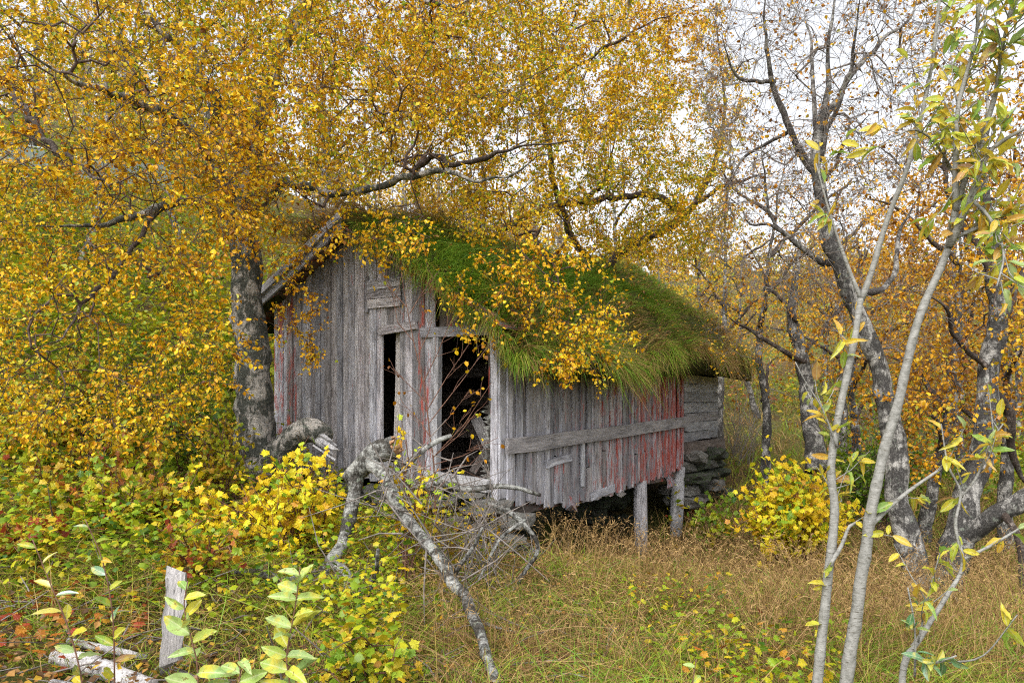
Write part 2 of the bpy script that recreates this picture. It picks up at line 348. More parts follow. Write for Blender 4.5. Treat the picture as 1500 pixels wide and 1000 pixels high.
STONES = [stone_mesh(i) for i in range(9)]
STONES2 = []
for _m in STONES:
    _c = _m.copy(); _c.materials.clear(); _c.materials.append(M['shaded_mossy_stone']); STONES2.append(_c)  # same shapes in the mossy material with shade in its colour
def stone(parent, loc, size, rot=None, name='stone', mossy=False):  # mossy: picks the moss-covered set whose base colour also carries painted shade
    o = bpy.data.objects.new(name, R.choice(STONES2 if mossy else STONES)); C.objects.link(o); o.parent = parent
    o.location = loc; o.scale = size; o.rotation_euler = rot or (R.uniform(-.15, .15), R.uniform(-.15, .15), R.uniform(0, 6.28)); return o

# gable facing left of the camera: upright boards, a slot, a hatch and a doorway
gw = part('gable_wall', shed)
y = 3.60; k = 0
def gtop(yy, x=0.0): return float(roofz(x, yy)) - .02
while y > .86:
    wd = R.uniform(.078, .105)
    if y - wd < .84: wd = y - .83
    yc = y - wd / 2; proud = (-.026 if k % 2 else -.012) + R.uniform(-.003, .003)
    zb = .10 + .06 * (1 - yc / 3.6) + R.uniform(-.02, .02)
    tl, tr = gtop(yc + wd / 2), gtop(yc - wd / 2)
    red = .12 + .55 * (R.random() < .16) + (.1 if yc > 3.2 else 0)
    kw = dict(wdir=(0, -1, 0), wd=wd + .006, th=.022, m=M['wood'])
    ln = min(tl, tr)
    if 1.39 < yc < 1.60:
        board('plank', gw, (proud, yc, zb), (proud, yc, .52 + R.uniform(-.05, .05)), red=red, **kw)
        board('plank', gw, (proud, yc, 1.86), (proud, yc, ln), red=red, top=(tl - ln, tr - ln), **kw)
    elif 3.1 < yc and R.random() < .3:
        board('plank', gw, (proud, yc, zb), (proud, yc, ln - .5), red=red, **kw)
        board('plank', gw, (proud, yc, ln - .495), (proud, yc, ln), red=red + .2, top=(tl - ln, tr - ln), **kw)
    else:
        board('plank', gw, (proud, yc, zb), (proud, yc, ln), red=red, top=(tl - ln, tr - ln), **kw)
    y -= wd + .003; k += 1
for i, yy in enumerate((.042,)):                                       # boards beside the corner
    board('plank', gw, (-.02 - .012 * i, yy, .0), (-.02 - .012 * i, yy, 1.9), (0, -1, 0), .085, .024, M['wood'], .1)
for i in range(8):                                                         # short dark boards over the doorway
    yy = .10 + i * .095
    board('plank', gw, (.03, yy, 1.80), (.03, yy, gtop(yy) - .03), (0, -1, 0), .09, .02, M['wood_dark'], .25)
ht = part('hatch', shed)
for i in range(3):
    board('plank', ht, (-.052, 1.84, 2.19 + i * .108), (-.052, 1.32, 2.19 + i * .108 + R.uniform(-.01, .01)), (0, 0, 1), .104, .022, M['wood'], .05)
board('batten', shed, (-.05, 1.66, 1.86), (-.05, 1.08, 1.90), (0, 0, 1), .10, .025, M['wood'], .05)
board('batten', ht, (-.045, 1.86, 2.10), (-.045, 1.86, 2.52), (0, -1, 0), .05, .03, M['wood'], .0)
board('lintel', shed, (-.03, 1.02, 1.80), (-.03, .0, 1.78), (0, 0, 1), .11, .06, M['wood'], .1)
board('door_post', shed, (-.01, .83, .2), (-.02, .80, 1.76), (0, -1, 0), .075, .075, M['log_grey'], 0)
board('door_post', shed, (.05, .11, .0), (.05, .11, 1.78), (0, -1, 0), .05, .08, M['wood_dark'], .5, label='dark inner door post stained red')
a = Acc(); rg = []
for i in range(16):                                                        # torn bark lining along the right edge of the doorway
    zc = .12 + i * .055; V = np.array([(-.01, .09, zc), (-.01, .09, zc + .07), (-.02 - .02 * R.random(), .13 + R.uniform(.02, .09), zc + R.uniform(.02, .06)), (.03, .10, zc + .03)]); a.add(V, [np.array([(0, 2, 1), (0, 3, 2), (1, 2, 3)])])
tag(link('torn_lining', a.mesh('torn_lining', smooth=False), M['bark_lichen'], shed), kind='stuff')
board('sill', shed, (-.06, .95, .22), (-.06, .05, .16), (0, 0, 1), .12, .14, M['log_grey'], 0)
# the two barge boards and the roof boards of the left slope
rf = part('roof', shed)
def on_roof(s, y, dz=0): return (s, y, float(roofz(max(s, 0), y)) + dz)
board('barge_board', rf, on_roof(-.30, 4.02, .01), on_roof(-.30, 2.02, .03), (0, 0, 1), .13, .028, M['wood'], .12)
board('barge_board', rf, on_roof(-.34, 4.10, .10), on_roof(-.34, 2.0, .12), (0, 0, 1), .09, .03, M['wood'], .0)
board('barge_board', rf, on_roof(-.24, 2.10, .0), on_roof(-.24, -.1, .0), (0, 0, 1), .10, .025, M['wood_dark'], .8)
for i in range(20):                                                        # boards under the sod, seen from below at the verge
    s0, s1 = -.27, 7.75
    yy = -.2 + i * .21
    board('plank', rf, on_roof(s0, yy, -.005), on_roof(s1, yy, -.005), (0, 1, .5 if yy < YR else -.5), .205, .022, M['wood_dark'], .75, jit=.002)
# long side wall
sw = part('side_wall', shed)
x = .0; k = 0
while x < 5.44:
    wd = R.uniform(.075, .125)
    if x + wd > 5.44: wd = 5.46 - x
    xc = x + wd / 2
    zb = float(np.interp(xc, [0, .7, 1.44, 2.16, 3.0, 3.98, 5.46], [0, -.10, -.21, -.23, -.16, -.11, -.05])) + R.uniform(-.035, .035)
    red = float(np.interp(xc, [0, 1.2, 2.4, 2.8, 3.3, 3.7, 4.4, 5.46], [.15, .42, .52, .82, .70, .88, 1.06, 1.12])) + R.uniform(-.2, .15)
    pr = (-.032 if k % 2 else -.014) + R.uniform(-.004, .004)
    lean = R.uniform(-.012, .012)
    if R.random() < .14 and 1.0 < xc < 4:
        zc = R.uniform(.2, .45)
        board('plank', sw, (xc, pr, zb), (xc, pr, zc), (1, 0, 0), wd + .004, .022, M['wood'], red)
        board('plank', sw, (xc + lean, pr - .004, zc + .012), (xc + lean, pr, 1.88), (1, 0, 0), wd, .022, M['wood'], red)
    else:
        board('plank', sw, (xc, pr, zb), (xc + lean, pr, 1.88), (1, 0, 0), wd + R.uniform(-.004, .006), .022, M['wood'], red)
    x += wd + R.uniform(.0, .003); k += 1
board('rail', sw, (.03, -.085, .57), (5.48, -.08, .75), (0, 0, 1), .165, .045, M['log_grey'], .0, jit=.009, seg=9)
board('board_piece', sw, (.86, -.065, .33), (1.44, -.065, .385), (0, 0, 1), .085, .025, M['wood'], 0)
board('board_piece', sw, (1.95, -.06, -.15), (2.65, -.06, -.10), (0, 0, 1), .10, .025, M['wood'], 0)
board('board_piece', sw, (1.75, -.055, .0), (1.75, -.055, .55), (1, 0, 0), .075, .02, M['log_grey'], 0)
board('wall_beam', shed, (.05, .12, -.12), (5.5, .12, -.10), (0, 0, 1), .18, .15, M['wood_dark'], .5, seg=6, jit=.01)
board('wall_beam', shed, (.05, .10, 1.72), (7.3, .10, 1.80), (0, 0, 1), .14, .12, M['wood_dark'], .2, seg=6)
for xx, ln, rd in ((1.45, .08, .6), (2.9, .06, .4), (4.75, .13, .7)):
    board('beam_end', shed, (xx, -.06, -.17 - ln), (xx + .07, .02, -.12), (1, .2, 0), .13, .09, M['wood'], rd, jit=.015, ends=.04)
# props under the low side
def round_post(parent, p0, p1, r, m):
    a = Acc(); tube(a, [np.array(p0), np.array(p0) * .6 + np.array(p1) * .4 + np.array((.015, .01, 0)), np.array(p1)], [r * .95, r * 1.05, r * .95], 9, rough=.18)
    return link('post', a.mesh('post'), m, parent)
def _frames(pts):
    T = np.gradient(pts, axis=0) if len(pts) > 2 else np.repeat((pts[1:] - pts[:1]), len(pts), 0)
    T = unit(T); ref = np.eye(3)[np.argmin(np.abs(T.mean(0)))]
    A = unit(np.cross(T, ref)); B = np.cross(T, A); return A, B
def tube(acc, pts, rad, sides=6, rough=0.0, cap=True, tint=0.0):
    pts = np.asarray(pts, float); rad = np.asarray(rad, float); A, B = _frames(pts)
    th = np.arange(sides) / sides * 2 * math.pi
    ring = np.cos(th)[None, :, None] * A[:, None] + np.sin(th)[None, :, None] * B[:, None]
    rr = np.broadcast_to(rad[:, None], (len(pts), sides)).copy()
    if rough:
        q = pts[:, None] + ring * rad[:, None, None]
        rr = rr * (1 + rough * (vnoise(q, 5) + .8 * vnoise(q, 13) + .5 * vnoise(q, 30)))
    V = (pts[:, None] + ring * rr[..., None]).reshape(-1, 3)
    i = np.arange(len(pts) - 1)[:, None] * sides; j = np.arange(sides)[None]; k = (j + 1) % sides
    q = np.stack([i + j, i + k, i + sides + k, i + sides + j], -1).reshape(-1, 4)
    fs = [q]
    if cap: fs += [np.arange(sides)[None, ::-1], (len(pts) - 1) * sides + np.arange(sides)[None]]
    acc.add(V, fs, tint)
g1 = L2W(3.66, .0, 0); g2 = L2W(5.25, -.02, 0)
round_post(shed, (3.66, -.02, gzs(g1[0], g1[1]) - BZ - .12), (3.72, .03, -.10), .10, M['log_grey'])
round_post(shed, (4.98, -.05, gzs(g2[0], g2[1]) - BZ - .12), (5.40, .04, -.02), .11, M['log_grey'])
round_post(shed, (1.1, .9, -.75), (1.1, .9, .0), .08, M['wood_dark'])
# lean-to of squared timbers behind the long wall
an = part('timber_wall', shed)
zz = .40
for i in range(7):
    h = R.uniform(.13, .19)
    board('plank', an, (5.52, .02 + R.uniform(-.012, .012), zz + h / 2), (7.40 + R.uniform(-.03, .03), .02 + R.uniform(-.012, .012), zz + h / 2 + .02), (0, 0, 1), h - .008, .07, M['log_grey'], 0, seg=4, jit=.007)
    zz += h
board('wall_beam', shed, (5.45, -.06, .30), (7.5, -.04, .29), (0, 0, 1), .19, .16, M['wood_dark'], 0, seg=4, jit=.012)
for xx in (5.62, 5.8, 7.3):
    board('post', shed, (xx, .12, 1.3), (xx + .02, .1, 2.0), (1, 0, 0), .07, .07, M['log_grey'], 0)
# the sides away from the camera, floor and what lies indoors
bw = part('back_wall', shed)
for i in range(20):
    yy = .1 + i * .18
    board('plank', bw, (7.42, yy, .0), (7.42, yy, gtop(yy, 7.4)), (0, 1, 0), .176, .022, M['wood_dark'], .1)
lw = part('far_side_wall', shed)
for i in range(42):
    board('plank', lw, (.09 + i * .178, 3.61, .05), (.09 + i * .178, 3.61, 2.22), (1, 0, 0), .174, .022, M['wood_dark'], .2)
fl = part('floor', shed)
for i in range(20):
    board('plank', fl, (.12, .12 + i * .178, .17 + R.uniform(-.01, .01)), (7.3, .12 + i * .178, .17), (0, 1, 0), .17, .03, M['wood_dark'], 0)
iw = part('inner_partition', shed)
for i, (za, zb, ya, yb) in enumerate(((.28, .30, .1, 2.2), (.47, .52, .1, 1.5), (.70, .66, .3, 2.2), (1.05, 1.12, .1, 2.2), (1.5, 1.46, .1, 2.2))):
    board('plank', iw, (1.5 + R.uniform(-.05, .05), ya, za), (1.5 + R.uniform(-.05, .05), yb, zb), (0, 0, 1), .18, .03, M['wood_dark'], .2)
board('loose_board', shed, (.12, 1.53, .22), (.10, 1.46, 1.85), (0, 1, 0), .12, .025, M['log_grey'], 0)
board('loose_board', shed, (.55, .75, .22), (1.0, .25, 1.25), (0, 1, 0), .11, .025, M['wood_dark'], .2)
board('loose_board', shed, (.50, .30, .22), (.75, .85, .85), (0, 1, .3), .13, .03, M['log_grey'], 0)
pw = part('inner_wall', shed)
for i in range(13):
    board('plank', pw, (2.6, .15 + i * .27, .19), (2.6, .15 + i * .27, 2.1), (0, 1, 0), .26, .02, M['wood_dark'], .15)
# ---- sod on the roof
ns, nc = 110, 60
s_ = np.linspace(-.22, 7.95, ns); c_ = np.linspace(-.5, 4.15, nc); sg, cg = np.meshgrid(s_, c_, indexing='ij')
def sodtop(s, c):
    s = np.asarray(s, float); c = np.asarray(c, float)
    z = roofz(s, np.clip(c, -.3, 3.95)) + .27 + .34 * n2(s * 1.0, c, 1.1) + .20 * n2(s, c, 2.9) + .14 * np.clip((s - 4) / 3, 0, 1) + .08 * n2(s, c, 6.1)
    z = z - np.clip(-.05 - c, 0, 1) * (.6 + .55 * np.exp(-((s - 2.4) / 1.4) ** 2) + .5 * np.exp(-((s - 6.5) / 1.3) ** 2)) - np.clip(c - 3.8, 0, 1) * .5
    return z - .14 * np.clip((.25 - s) / .4, 0, 1) ** 2 - .14 * np.clip((s - 7.55) / .4, 0, 1) ** 2
top = np.stack([sg, cg, sodtop(sg, cg)], -1)
bz_ = roofz(np.maximum(sg, 0), np.clip(cg, -.3, 3.95)) + .02 - np.clip(-.05 - cg, 0, 1) * 1.0
bot = np.stack([sg, cg, np.minimum(bz_, top[..., 2] - .06)], -1)
V = np.concatenate([top.reshape(-1, 3), bot.reshape(-1, 3)]); a = np.arange(ns * nc).reshape(ns, nc); b = a + ns * nc
q = [np.stack([a[:-1, :-1], a[1:, :-1], a[1:, 1:], a[:-1, 1:]], -1).reshape(-1, 4), np.stack([b[:-1, :-1], b[:-1, 1:], b[1:, 1:], b[1:, :-1]], -1).reshape(-1, 4)]
for e in ((a[0], b[0]), (b[-1], a[-1]), (b[:, 0], a[:, 0]), (a[:, -1], b[:, -1])):
    q.append(np.stack([e[0][:-1], e[0][1:], e[1][1:], e[1][:-1]], -1))
link('sod', mesh('sod', V, q), M['sod'], rf)

# ------------------------------------------------------------------ grass blades
def blades(pos, d0, g, h, wd, tint, seg=3):
    """p(t) = pos + h (d0 t + g t^2): blades with a fold-free tapering strip."""
    n = len(pos); t = np.linspace(0, 1, seg + 1)[None, :, None]
    c = pos[:, None] + h[:, None, None] * (d0[:, None] * t + g[:, None] * t * t)
    side = unit(np.cross(d0 + g * .5, G.normal(size=(n, 3))))[:, None] * wd[:, None, None] * (1 - t[:, :seg] ** 2 * .8) * .5
    l = c[:, :seg] - side; r = c[:, :seg] + side
    V = np.concatenate([l, r, c[:, seg:]], 1); k = 2 * seg + 1
    f4 = np.array([[i, seg + i, seg + i + 1, i + 1] for i in range(seg - 1)]); f3 = np.array([[seg - 1, 2 * seg - 1, 2 * seg]])
    off = (np.arange(n) * k)[:, None, None]
    return V.reshape(-1, 3), [(f4[None] + off).reshape(-1, 4), (f3[None] + off).reshape(-1, 3)], np.repeat(tint, k)
def up(n, spread): return unit(np.c_[G.normal(0, spread, (n, 2)), np.ones(n)])
acc = Acc()
n = 52000
s = G.uniform(-.2, 7.9, n); c = G.uniform(-.48, 2.9, n); z = sodtop(s, c) - .02
cl = n2(s, c, 2.2)
tan = (c > 1.75 + .5 * n2(s, c, 1.5)) * (s < 3.2) * .9 + np.clip((s - 5.0) / 2, 0, 1) * np.clip(1.5 - c, .25, 1) * .6 + np.clip((.25 - c) / .5, 0, 1) * .5
tan = tan + .40 * (n2(s, c, 1.3) > .10)
green = np.clip(G.normal(.86, .1, n) - np.where(G.random(n) < tan, G.uniform(.35, .8, n), 0), 0, 1)
down = np.where(c < YR, -1.0, 1.0)
cx_ = n2(s + 30, c, 3.4); cy_ = n2(s, c + 30, 3.4)
d0 = unit(np.c_[G.normal(0, .35, n) + cx_ * 2.2, down * G.uniform(.0, .6, n) + G.normal(0, .25, n) + cy_ * 1.6, np.ones(n)])
g = np.c_[G.normal(0, .45, n) + cx_ * 2.4, down * G.uniform(-.2, .7, n) + G.normal(0, .3, n), -G.uniform(.2, 1.1, n)]
h = G.uniform(.10, .26, n) * np.clip(1 + cl * 1.6 + 1.4 * n2(s + 7, c, 5.0), .35, 2.4) * np.where((c > 1.7) & (s < 4), 1.35, 1) * (1 + .5 * np.exp(-(s / 1.2) ** 2))
V, f, t = blades(np.c_[s, c, z], d0, g, h, G.uniform(.005, .010, n), green, 2); acc.add(V, f, t)
n = 13000                                                                  # grass hanging over the eave
s = G.uniform(-.2, 7.95, n); c = -.5 + G.uniform(0, .12, n); z = sodtop(s, c) - G.uniform(-.02, .10, n)
d0 = unit(np.c_[G.normal(0, .25, n), -G.uniform(.3, 1, n), G.normal(.25, .35, n)])
g = np.c_[G.normal(0, .45, n) + 1.6 * n2(s, c, 4.0), G.uniform(-.2, .4, n), -G.uniform(.5, 1.5, n)]
big = np.exp(-((s - 2.2) / 1.5) ** 2) + 1.1 * np.exp(-((s - 6.3) / 1.3) ** 2)
h = G.uniform(.05, .26, n) * (.7 + .7 * big) * np.clip(1 + 2.6 * n2(s, c, 4.5), .2, 2.2)
t = np.clip(np.where(G.random(n) < .40 + .5 * n2(s, c, 2.0) + .35 * (s > 4.6), G.uniform(.1, .5, n), G.uniform(.62, 1.0, n)), 0, 1)
V, f, tt = blades(np.c_[s, c, z], d0, g, h, G.uniform(.004, .008, n), t); acc.add(V, f, tt)
n = 6000                                                                  # and over the front verge
c = G.uniform(-.45, 1.9, n); s = -.22 + G.uniform(0, .1, n); z = sodtop(s, c) - G.uniform(0, .12, n)
d0 = unit(np.c_[-G.uniform(.3, 1, n), G.normal(-.2, .3, n), G.normal(.3, .3, n)]); g = np.c_[G.uniform(0, .3, n), G.normal(-.1, .2, n), -G.uniform(.6, 1.4, n)]
V, f, tt = blades(np.c_[s, c, z], d0, g, G.uniform(.08, .27, n), G.uniform(.004, .008, n), np.clip(G.normal(.7, .25, n), 0, 1)); acc.add(V, f, tt)
n = 2500                                                                  # and over the far verge
c = G.uniform(-.45, 2.3, n); s = 7.95 - G.uniform(0, .1, n); z = sodtop(s, c) - G.uniform(0, .12, n)
d0 = unit(np.c_[G.uniform(.1, .6, n), G.normal(-.3, .3, n), G.normal(.5, .3, n)]); g = np.c_[G.uniform(0, .3, n), G.normal(-.3, .2, n), -G.uniform(.5, 1.2, n)]
V, f, tt = blades(np.c_[s, c, z], d0, g, G.uniform(.12, .28, n), G.uniform(.004, .008, n), np.clip(G.normal(.35, .25, n), 0, 1)); acc.add(V, f, tt)
tag(link('roof_grass', acc.mesh('roof_grass'), M['grass'], rf), kind='stuff')

def keep_out(x, y, m=.05):
    lx, ly = W2L(x, y); return ~((lx > -m) & (lx < 7.6) & (ly > -m + .15) & (ly < 3.7))
def field(n, samp):
    x, y = samp(n); k = keep_out(x, y); return x[k], y[k]
def persp(n, x0, x1, d0, d1, bias=2.0):                                     # denser towards the camera, spread over real ground
    y = 1 / np.sqrt(G.uniform(1 / d1 ** bias, 1 / d0 ** bias, n)) if bias == 2 else np.exp(G.uniform(math.log(d0), math.log(d1), n))
    return G.uniform(x0, x1, n) * y, y
acc = Acc()
x, y = field(34000, lambda n: persp(n, -.32, .82, 2.3, 17, 1)); k = (x > -.25 - .10 * y + 1.2 * n2(x, y, .8)) | (G.random(len(x)) < .10)
x, y = x[k], y[k]; n = len(x)
z = gz(x, y) - .02; cl = n2(x, y, 1.1); cl2 = n2(x, y, 3.3)
near = np.clip((6.2 - y) / 2.0, 0, 1)
gp = np.clip(.05 + .74 * near + .9 * n2(x + 9, y, .6) + .5 * cl2 + np.clip((y - 12) / 3, 0, .35), .04, .85)
t = np.where(G.random(n) < gp, G.uniform(.55, .95, n), np.where(G.random(n) < .3, 1.4, 1) * G.uniform(0, .45, n))
lean = np.stack([n2(x, y + 40, .9), n2(x + 70, y, .9), np.zeros(n)], -1) * 2.0
d0 = unit(up(n, .28) + lean * .35); g = np.c_[G.normal(0, .28, (n, 2)), -G.uniform(.1, .65, n)] + lean * .5
lxs, lys = W2L(x, y); by = np.clip((lys + 1.3) / 1.0, 0, 1) * (lxs > 0) * (lxs < 7.6)
h = G.uniform(.16, .54, n) * np.clip(1 + cl * 1.5 + cl2 * .7, .3, 2) * (1 - .35 * near) * np.where((x / y > -.16) & (x / y < .02) & (y < 4.6), .5, 1) * (1 - .6 * by)
V, f, tt = blades(np.c_[x, y, z], d0, g, h, G.uniform(.0035, .006, n) * np.clip(y / 5, .75, 2), t, 2); acc.add(V, f, tt)
nt_ = 1700                                                                  # tussocks
tx, ty = persp(nt_, -.25, .8, 2.6, 13, 1); tx = np.repeat(tx, 20); ty = np.repeat(ty, 20); tq = np.repeat(G.random(nt_), 20); th_ = np.repeat(G.uniform(.5, 1.35, nt_), 20); n = len(tx)
off = G.normal(0, .055, (n, 2)); x, y = tx + off[:, 0], ty + off[:, 1]; k = keep_out(x, y) & (x > -.2 - .1 * y); x, y, off, tq, th_ = x[k], y[k], off[k], tq[k], th_[k]; n = len(x)
o3 = np.c_[off * 5.5, np.zeros(n)]; d0 = unit(up(n, .18) + o3 * .8); g = np.c_[G.normal(0, .2, (n, 2)), -G.uniform(.3, .9, n)] + o3 * 1.2
t = np.where(tq < .62, np.clip(tq * .5 + G.normal(0, .08, n), 0, .5), np.clip(.58 + (tq - .62) * 1.0 + G.normal(0, .07, n), .5, 1))
V, f, tt = blades(np.c_[x, y, gz(x, y) - .02], d0, g, G.uniform(.2, .46, n) * th_, G.uniform(.004, .0065, n) * np.clip(y / 5, .8, 2), t); acc.add(V, f, tt)
n = 7000                                                                    # seed heads on tall stalks
x, y = persp(n, -.12, .75, 3.6, 13, 1); k = keep_out(x, y) & (n2(x, y, .9) > -.15); x, y = x[k], y[k]; n = len(x); z = gz(x, y)
d0 = up(n, .2); g = np.c_[G.normal(0, .3, (n, 2)), -G.uniform(.05, .35, n)]; h = G.uniform(.35, .72, n)
V, f, tt = blades(np.c_[x, y, z], d0, g, h, np.full(n, .0035) * np.clip(y / 5, .8, 2), G.uniform(.0, .4, n), 4); acc.add(V, f, tt)
tip = np.c_[x, y, z] + h[:, None] * (d0 + g); td = unit(d0 + 2 * g)
for k in range(4):
    V, f, tt = blades(tip - td * (h * .035 * k)[:, None], unit(td + G.normal(0, .28, (n, 3))), np.c_[np.zeros((n, 2)), -G.uniform(.2, .8, n)], G.uniform(.03, .06, n), np.full(n, .005) * np.clip(y / 5, .8, 2), G.uniform(.0, .35, n), 2); acc.add(V, f, tt)
tag(link('dry_grass', acc.mesh('dry_grass'), M['grass']), kind='stuff')
acc = Acc()                                                                 # long arching grass on the left slope
x, y = field(6000, lambda n: persp(n, -.78, -.14, 3.6, 9.5, 1)); k = n2(x, y, .8) > -.18; x, y = x[k], y[k]; n = len(x)
t = np.where(G.random(n) < .62, G.uniform(.5, .82, n), G.uniform(.05, .45, n))
V, f, tt = blades(np.c_[x, y, gz(x, y) - .02], up(n, .35), np.c_[G.normal(0, .55, (n, 2)), -G.uniform(.3, 1.1, n)], G.uniform(.25, .62, n), G.uniform(.0035, .006, n) * np.clip(y / 5, .8, 2), t, 4); acc.add(V, f, tt)
tag(link('slope_grass', acc.mesh('slope_grass'), M['grass']), kind='stuff')
acc = Acc()                                                                 # hillside on the left and the meadow behind
x, y = field(30000, lambda n: persp(n, -1.0, -.02, 3.0, 22, 1)); n = len(x); z = gz(x, y) - .02
t = np.where(G.random(n) < np.clip(.72 + .8 * n2(x, y, .7), .3, .97), G.uniform(.56, .84, n), G.uniform(.1, .5, n))
V, f, tt = blades(np.c_[x, y, z], up(n, .4), np.c_[G.normal(0, .4, (n, 2)), -G.uniform(.2, .9, n)], G.uniform(.15, .42, n) * np.clip(y / 9, .8, 1.6), G.uniform(.004, .007, n) * np.clip(y / 5, .75, 3), t, 2); acc.add(V, f, tt)
x, y = field(20000, lambda n: persp(n, -.2, .8, 10, 45, 1)); n = len(x); z = gz(x, y) - .02
t = np.where(G.random(n) < np.clip(.45 + .9 * n2(x, y, .35), .15, .9), G.uniform(.5, .85, n), G.uniform(.1, .5, n))
V, f, tt = blades(np.c_[x, y, z], up(n, .35), np.c_[G.normal(0, .35, (n, 2)), -G.uniform(.1, .6, n)], G.uniform(.25, .6, n), G.uniform(.005, .008, n) * y / 5, t, 2); acc.add(V, f, tt)
tag(link('hillside_grass', acc.mesh('hillside_grass'), M['grass']), kind='stuff')

# ------------------------------------------------------------------ leaves
def tmpl(V, Fc): return np.array(V, float), np.array(Fc)
LEAF_B = tmpl([(0,0,0),(-.36,.30,.07),(.36,.30,.07),(0,.42,0),(-.30,.66,.05),(.30,.66,.05),(0,1,-.06)], [(0,2,3),(0,3,1),(1,3,4),(2,5,3),(3,6,4),(3,5,6)])
LEAF_B2 = tmpl([(0,0,0),(-.26,.28,.20),(.26,.28,.20),(0,.42,0),(-.22,.66,.16),(.22,.66,.16),(0,1,-.16)], LEAF_B[1])
LEAF_B3 = tmpl([(0,0,0),(-.40,.34,-.03),(.33,.26,.10),(0,.46,.05),(-.34,.70,-.12),(.24,.62,.02),(.06,.92,-.30)], LEAF_B[1])
LEAF_S = tmpl([(0,0,0),(.36,.42,.07),(0,1,-.04),(-.36,.42,.07)], [(0,1,2),(0,2,3)])
_lob = [(0,0),(.16,.05),(.46,.02),(.44,.26),(.64,.50),(.40,.54),(.30,.74),(.15,.74),(0,1)]
_lv = [(x, y, -.10 * abs(x) + (.05 if k % 2 else -.02)) for k, (x, y) in enumerate(_lob)] + [(-x, y, -.10 * abs(x) + (.05 if k % 2 else -.02)) for k, (x, y) in list(enumerate(_lob))[1:-1]] + [(0, .40, .04)]
LEAF_L = tmpl(_lv, [(16, a, b) for a, b in [(0,1),(1,2),(2,3),(3,4),(4,5),(5,6),(6,7),(7,8)]] + [(16, b, a) for a, b in [(0,9),(9,10),(10,11),(11,12),(12,13),(13,14),(14,15),(15,8)]])
_l2 = [(0,0,0),(.48,.05,-.03),(.42,.30,.04),(.62,.52,-.04),(.28,.72,.04),(0,1,-.02),(-.28,.72,.04),(-.62,.52,-.04),(-.42,.30,.04),(-.48,.05,-.03)]
LEAF_M = tmpl(_l2, [(0,1,2),(0,2,8),(0,8,9),(2,3,4),(2,4,6),(2,6,8),(6,7,8),(4,5,6)])
def leaves(acc, T, pos, dr, nm, size, tint, wid=1.0):
    V0, F0 = T; n = len(pos)
    if not n: return
    dr = unit(dr); x = unit(np.cross(dr, nm)); z = np.cross(x, dr)
    wx = (size * wid)[:, None, None]
    V = pos[:, None] + (x[:, None] * V0[None, :, :1]) * wx + (dr[:, None] * V0[None, :, 1:2] + z[:, None] * V0[None, :, 2:]) * size[:, None, None]
    acc.add(V, [(F0[None] + (np.arange(n) * len(V0))[:, None, None]).reshape(-1, F0.shape[1])], np.repeat(tint, len(V0)))
def leaf_mesh_long(name, m, ratio, curl, fold, wave):                      # a big leaf: rows of five points along a bent midrib
    V = []; nr = 8
    for i in range(nr + 1):
        t = i / nr; wd = ratio * (math.sin(math.pi * min(1, t * .97 + .03)) ** .75) * (1.0 - .25 * t)
        for j in (-1, -.5, 0, .5, 1):
            V.append((j * wd, t, -curl * t * t + fold * abs(j) * wd * 2 + wave * math.sin(t * 17 + j * 2) * abs(j)))
    Fq = [(5 * i + j, 5 * i + j + 1, 5 * i + 6 + j, 5 * i + 5 + j) for i in range(nr) for j in range(4)]
    me = bpy.data.meshes.new(name); me.from_pydata(V, [], Fq); me.polygons.foreach_set('use_smooth', [True] * len(Fq)); me.materials.append(m); return me
def small_leaf_mesh(name, T, m):
    me = bpy.data.meshes.new(name); me.from_pydata(T[0].tolist(), [], T[1].tolist()); me.materials.append(m); return me
def put_leaf(me, parent, base, pos, dr, nm, size):
    dr = Vector(dr).normalized(); x = dr.cross(Vector(nm))
    if x.length < 1e-4: x = dr.orthogonal()
    x.normalize(); z = x.cross(dr)
    o = bpy.data.objects.new('leaf', me); C.objects.link(o); o.parent = parent
    mt = Matrix((x * size, dr * size, z * size)).transposed().to_4x4(); mt.translation = Vector(pos) - Vector(base)
    o.matrix_local = mt; return o

# ------------------------------------------------------------------ trees
def smooth_path(pts, step=.12, jit=.02):
    pts = np.asarray(pts, float); out = []
    p = np.vstack([2 * pts[0] - pts[1], pts, 2 * pts[-1] - pts[-2]])
    for i in range(1, len(p) - 2):
        ln = np.linalg.norm(p[i + 1] - p[i]); n = max(2, int(ln / step))
        for t in np.arange(n) / n:
            out.append(.5 * (2 * p[i] + (p[i + 1] - p[i - 1]) * t + (2 * p[i - 1] - 5 * p[i] + 4 * p[i + 1] - p[i + 2]) * t * t + (3 * p[i] - p[i - 1] - 3 * p[i + 1] + p[i + 2]) * t ** 3))
    out.append(pts[-1]); out = np.array(out)
    if jit:
        k = np.minimum(np.arange(len(out)), 3)[:, None] / 3
        out = out + k * jit * np.stack([vnoise(out + i * 11.3, 2.6) * 2 + vnoise(out + i * 7.3, 7) for i in range(3)], -1)
    return out
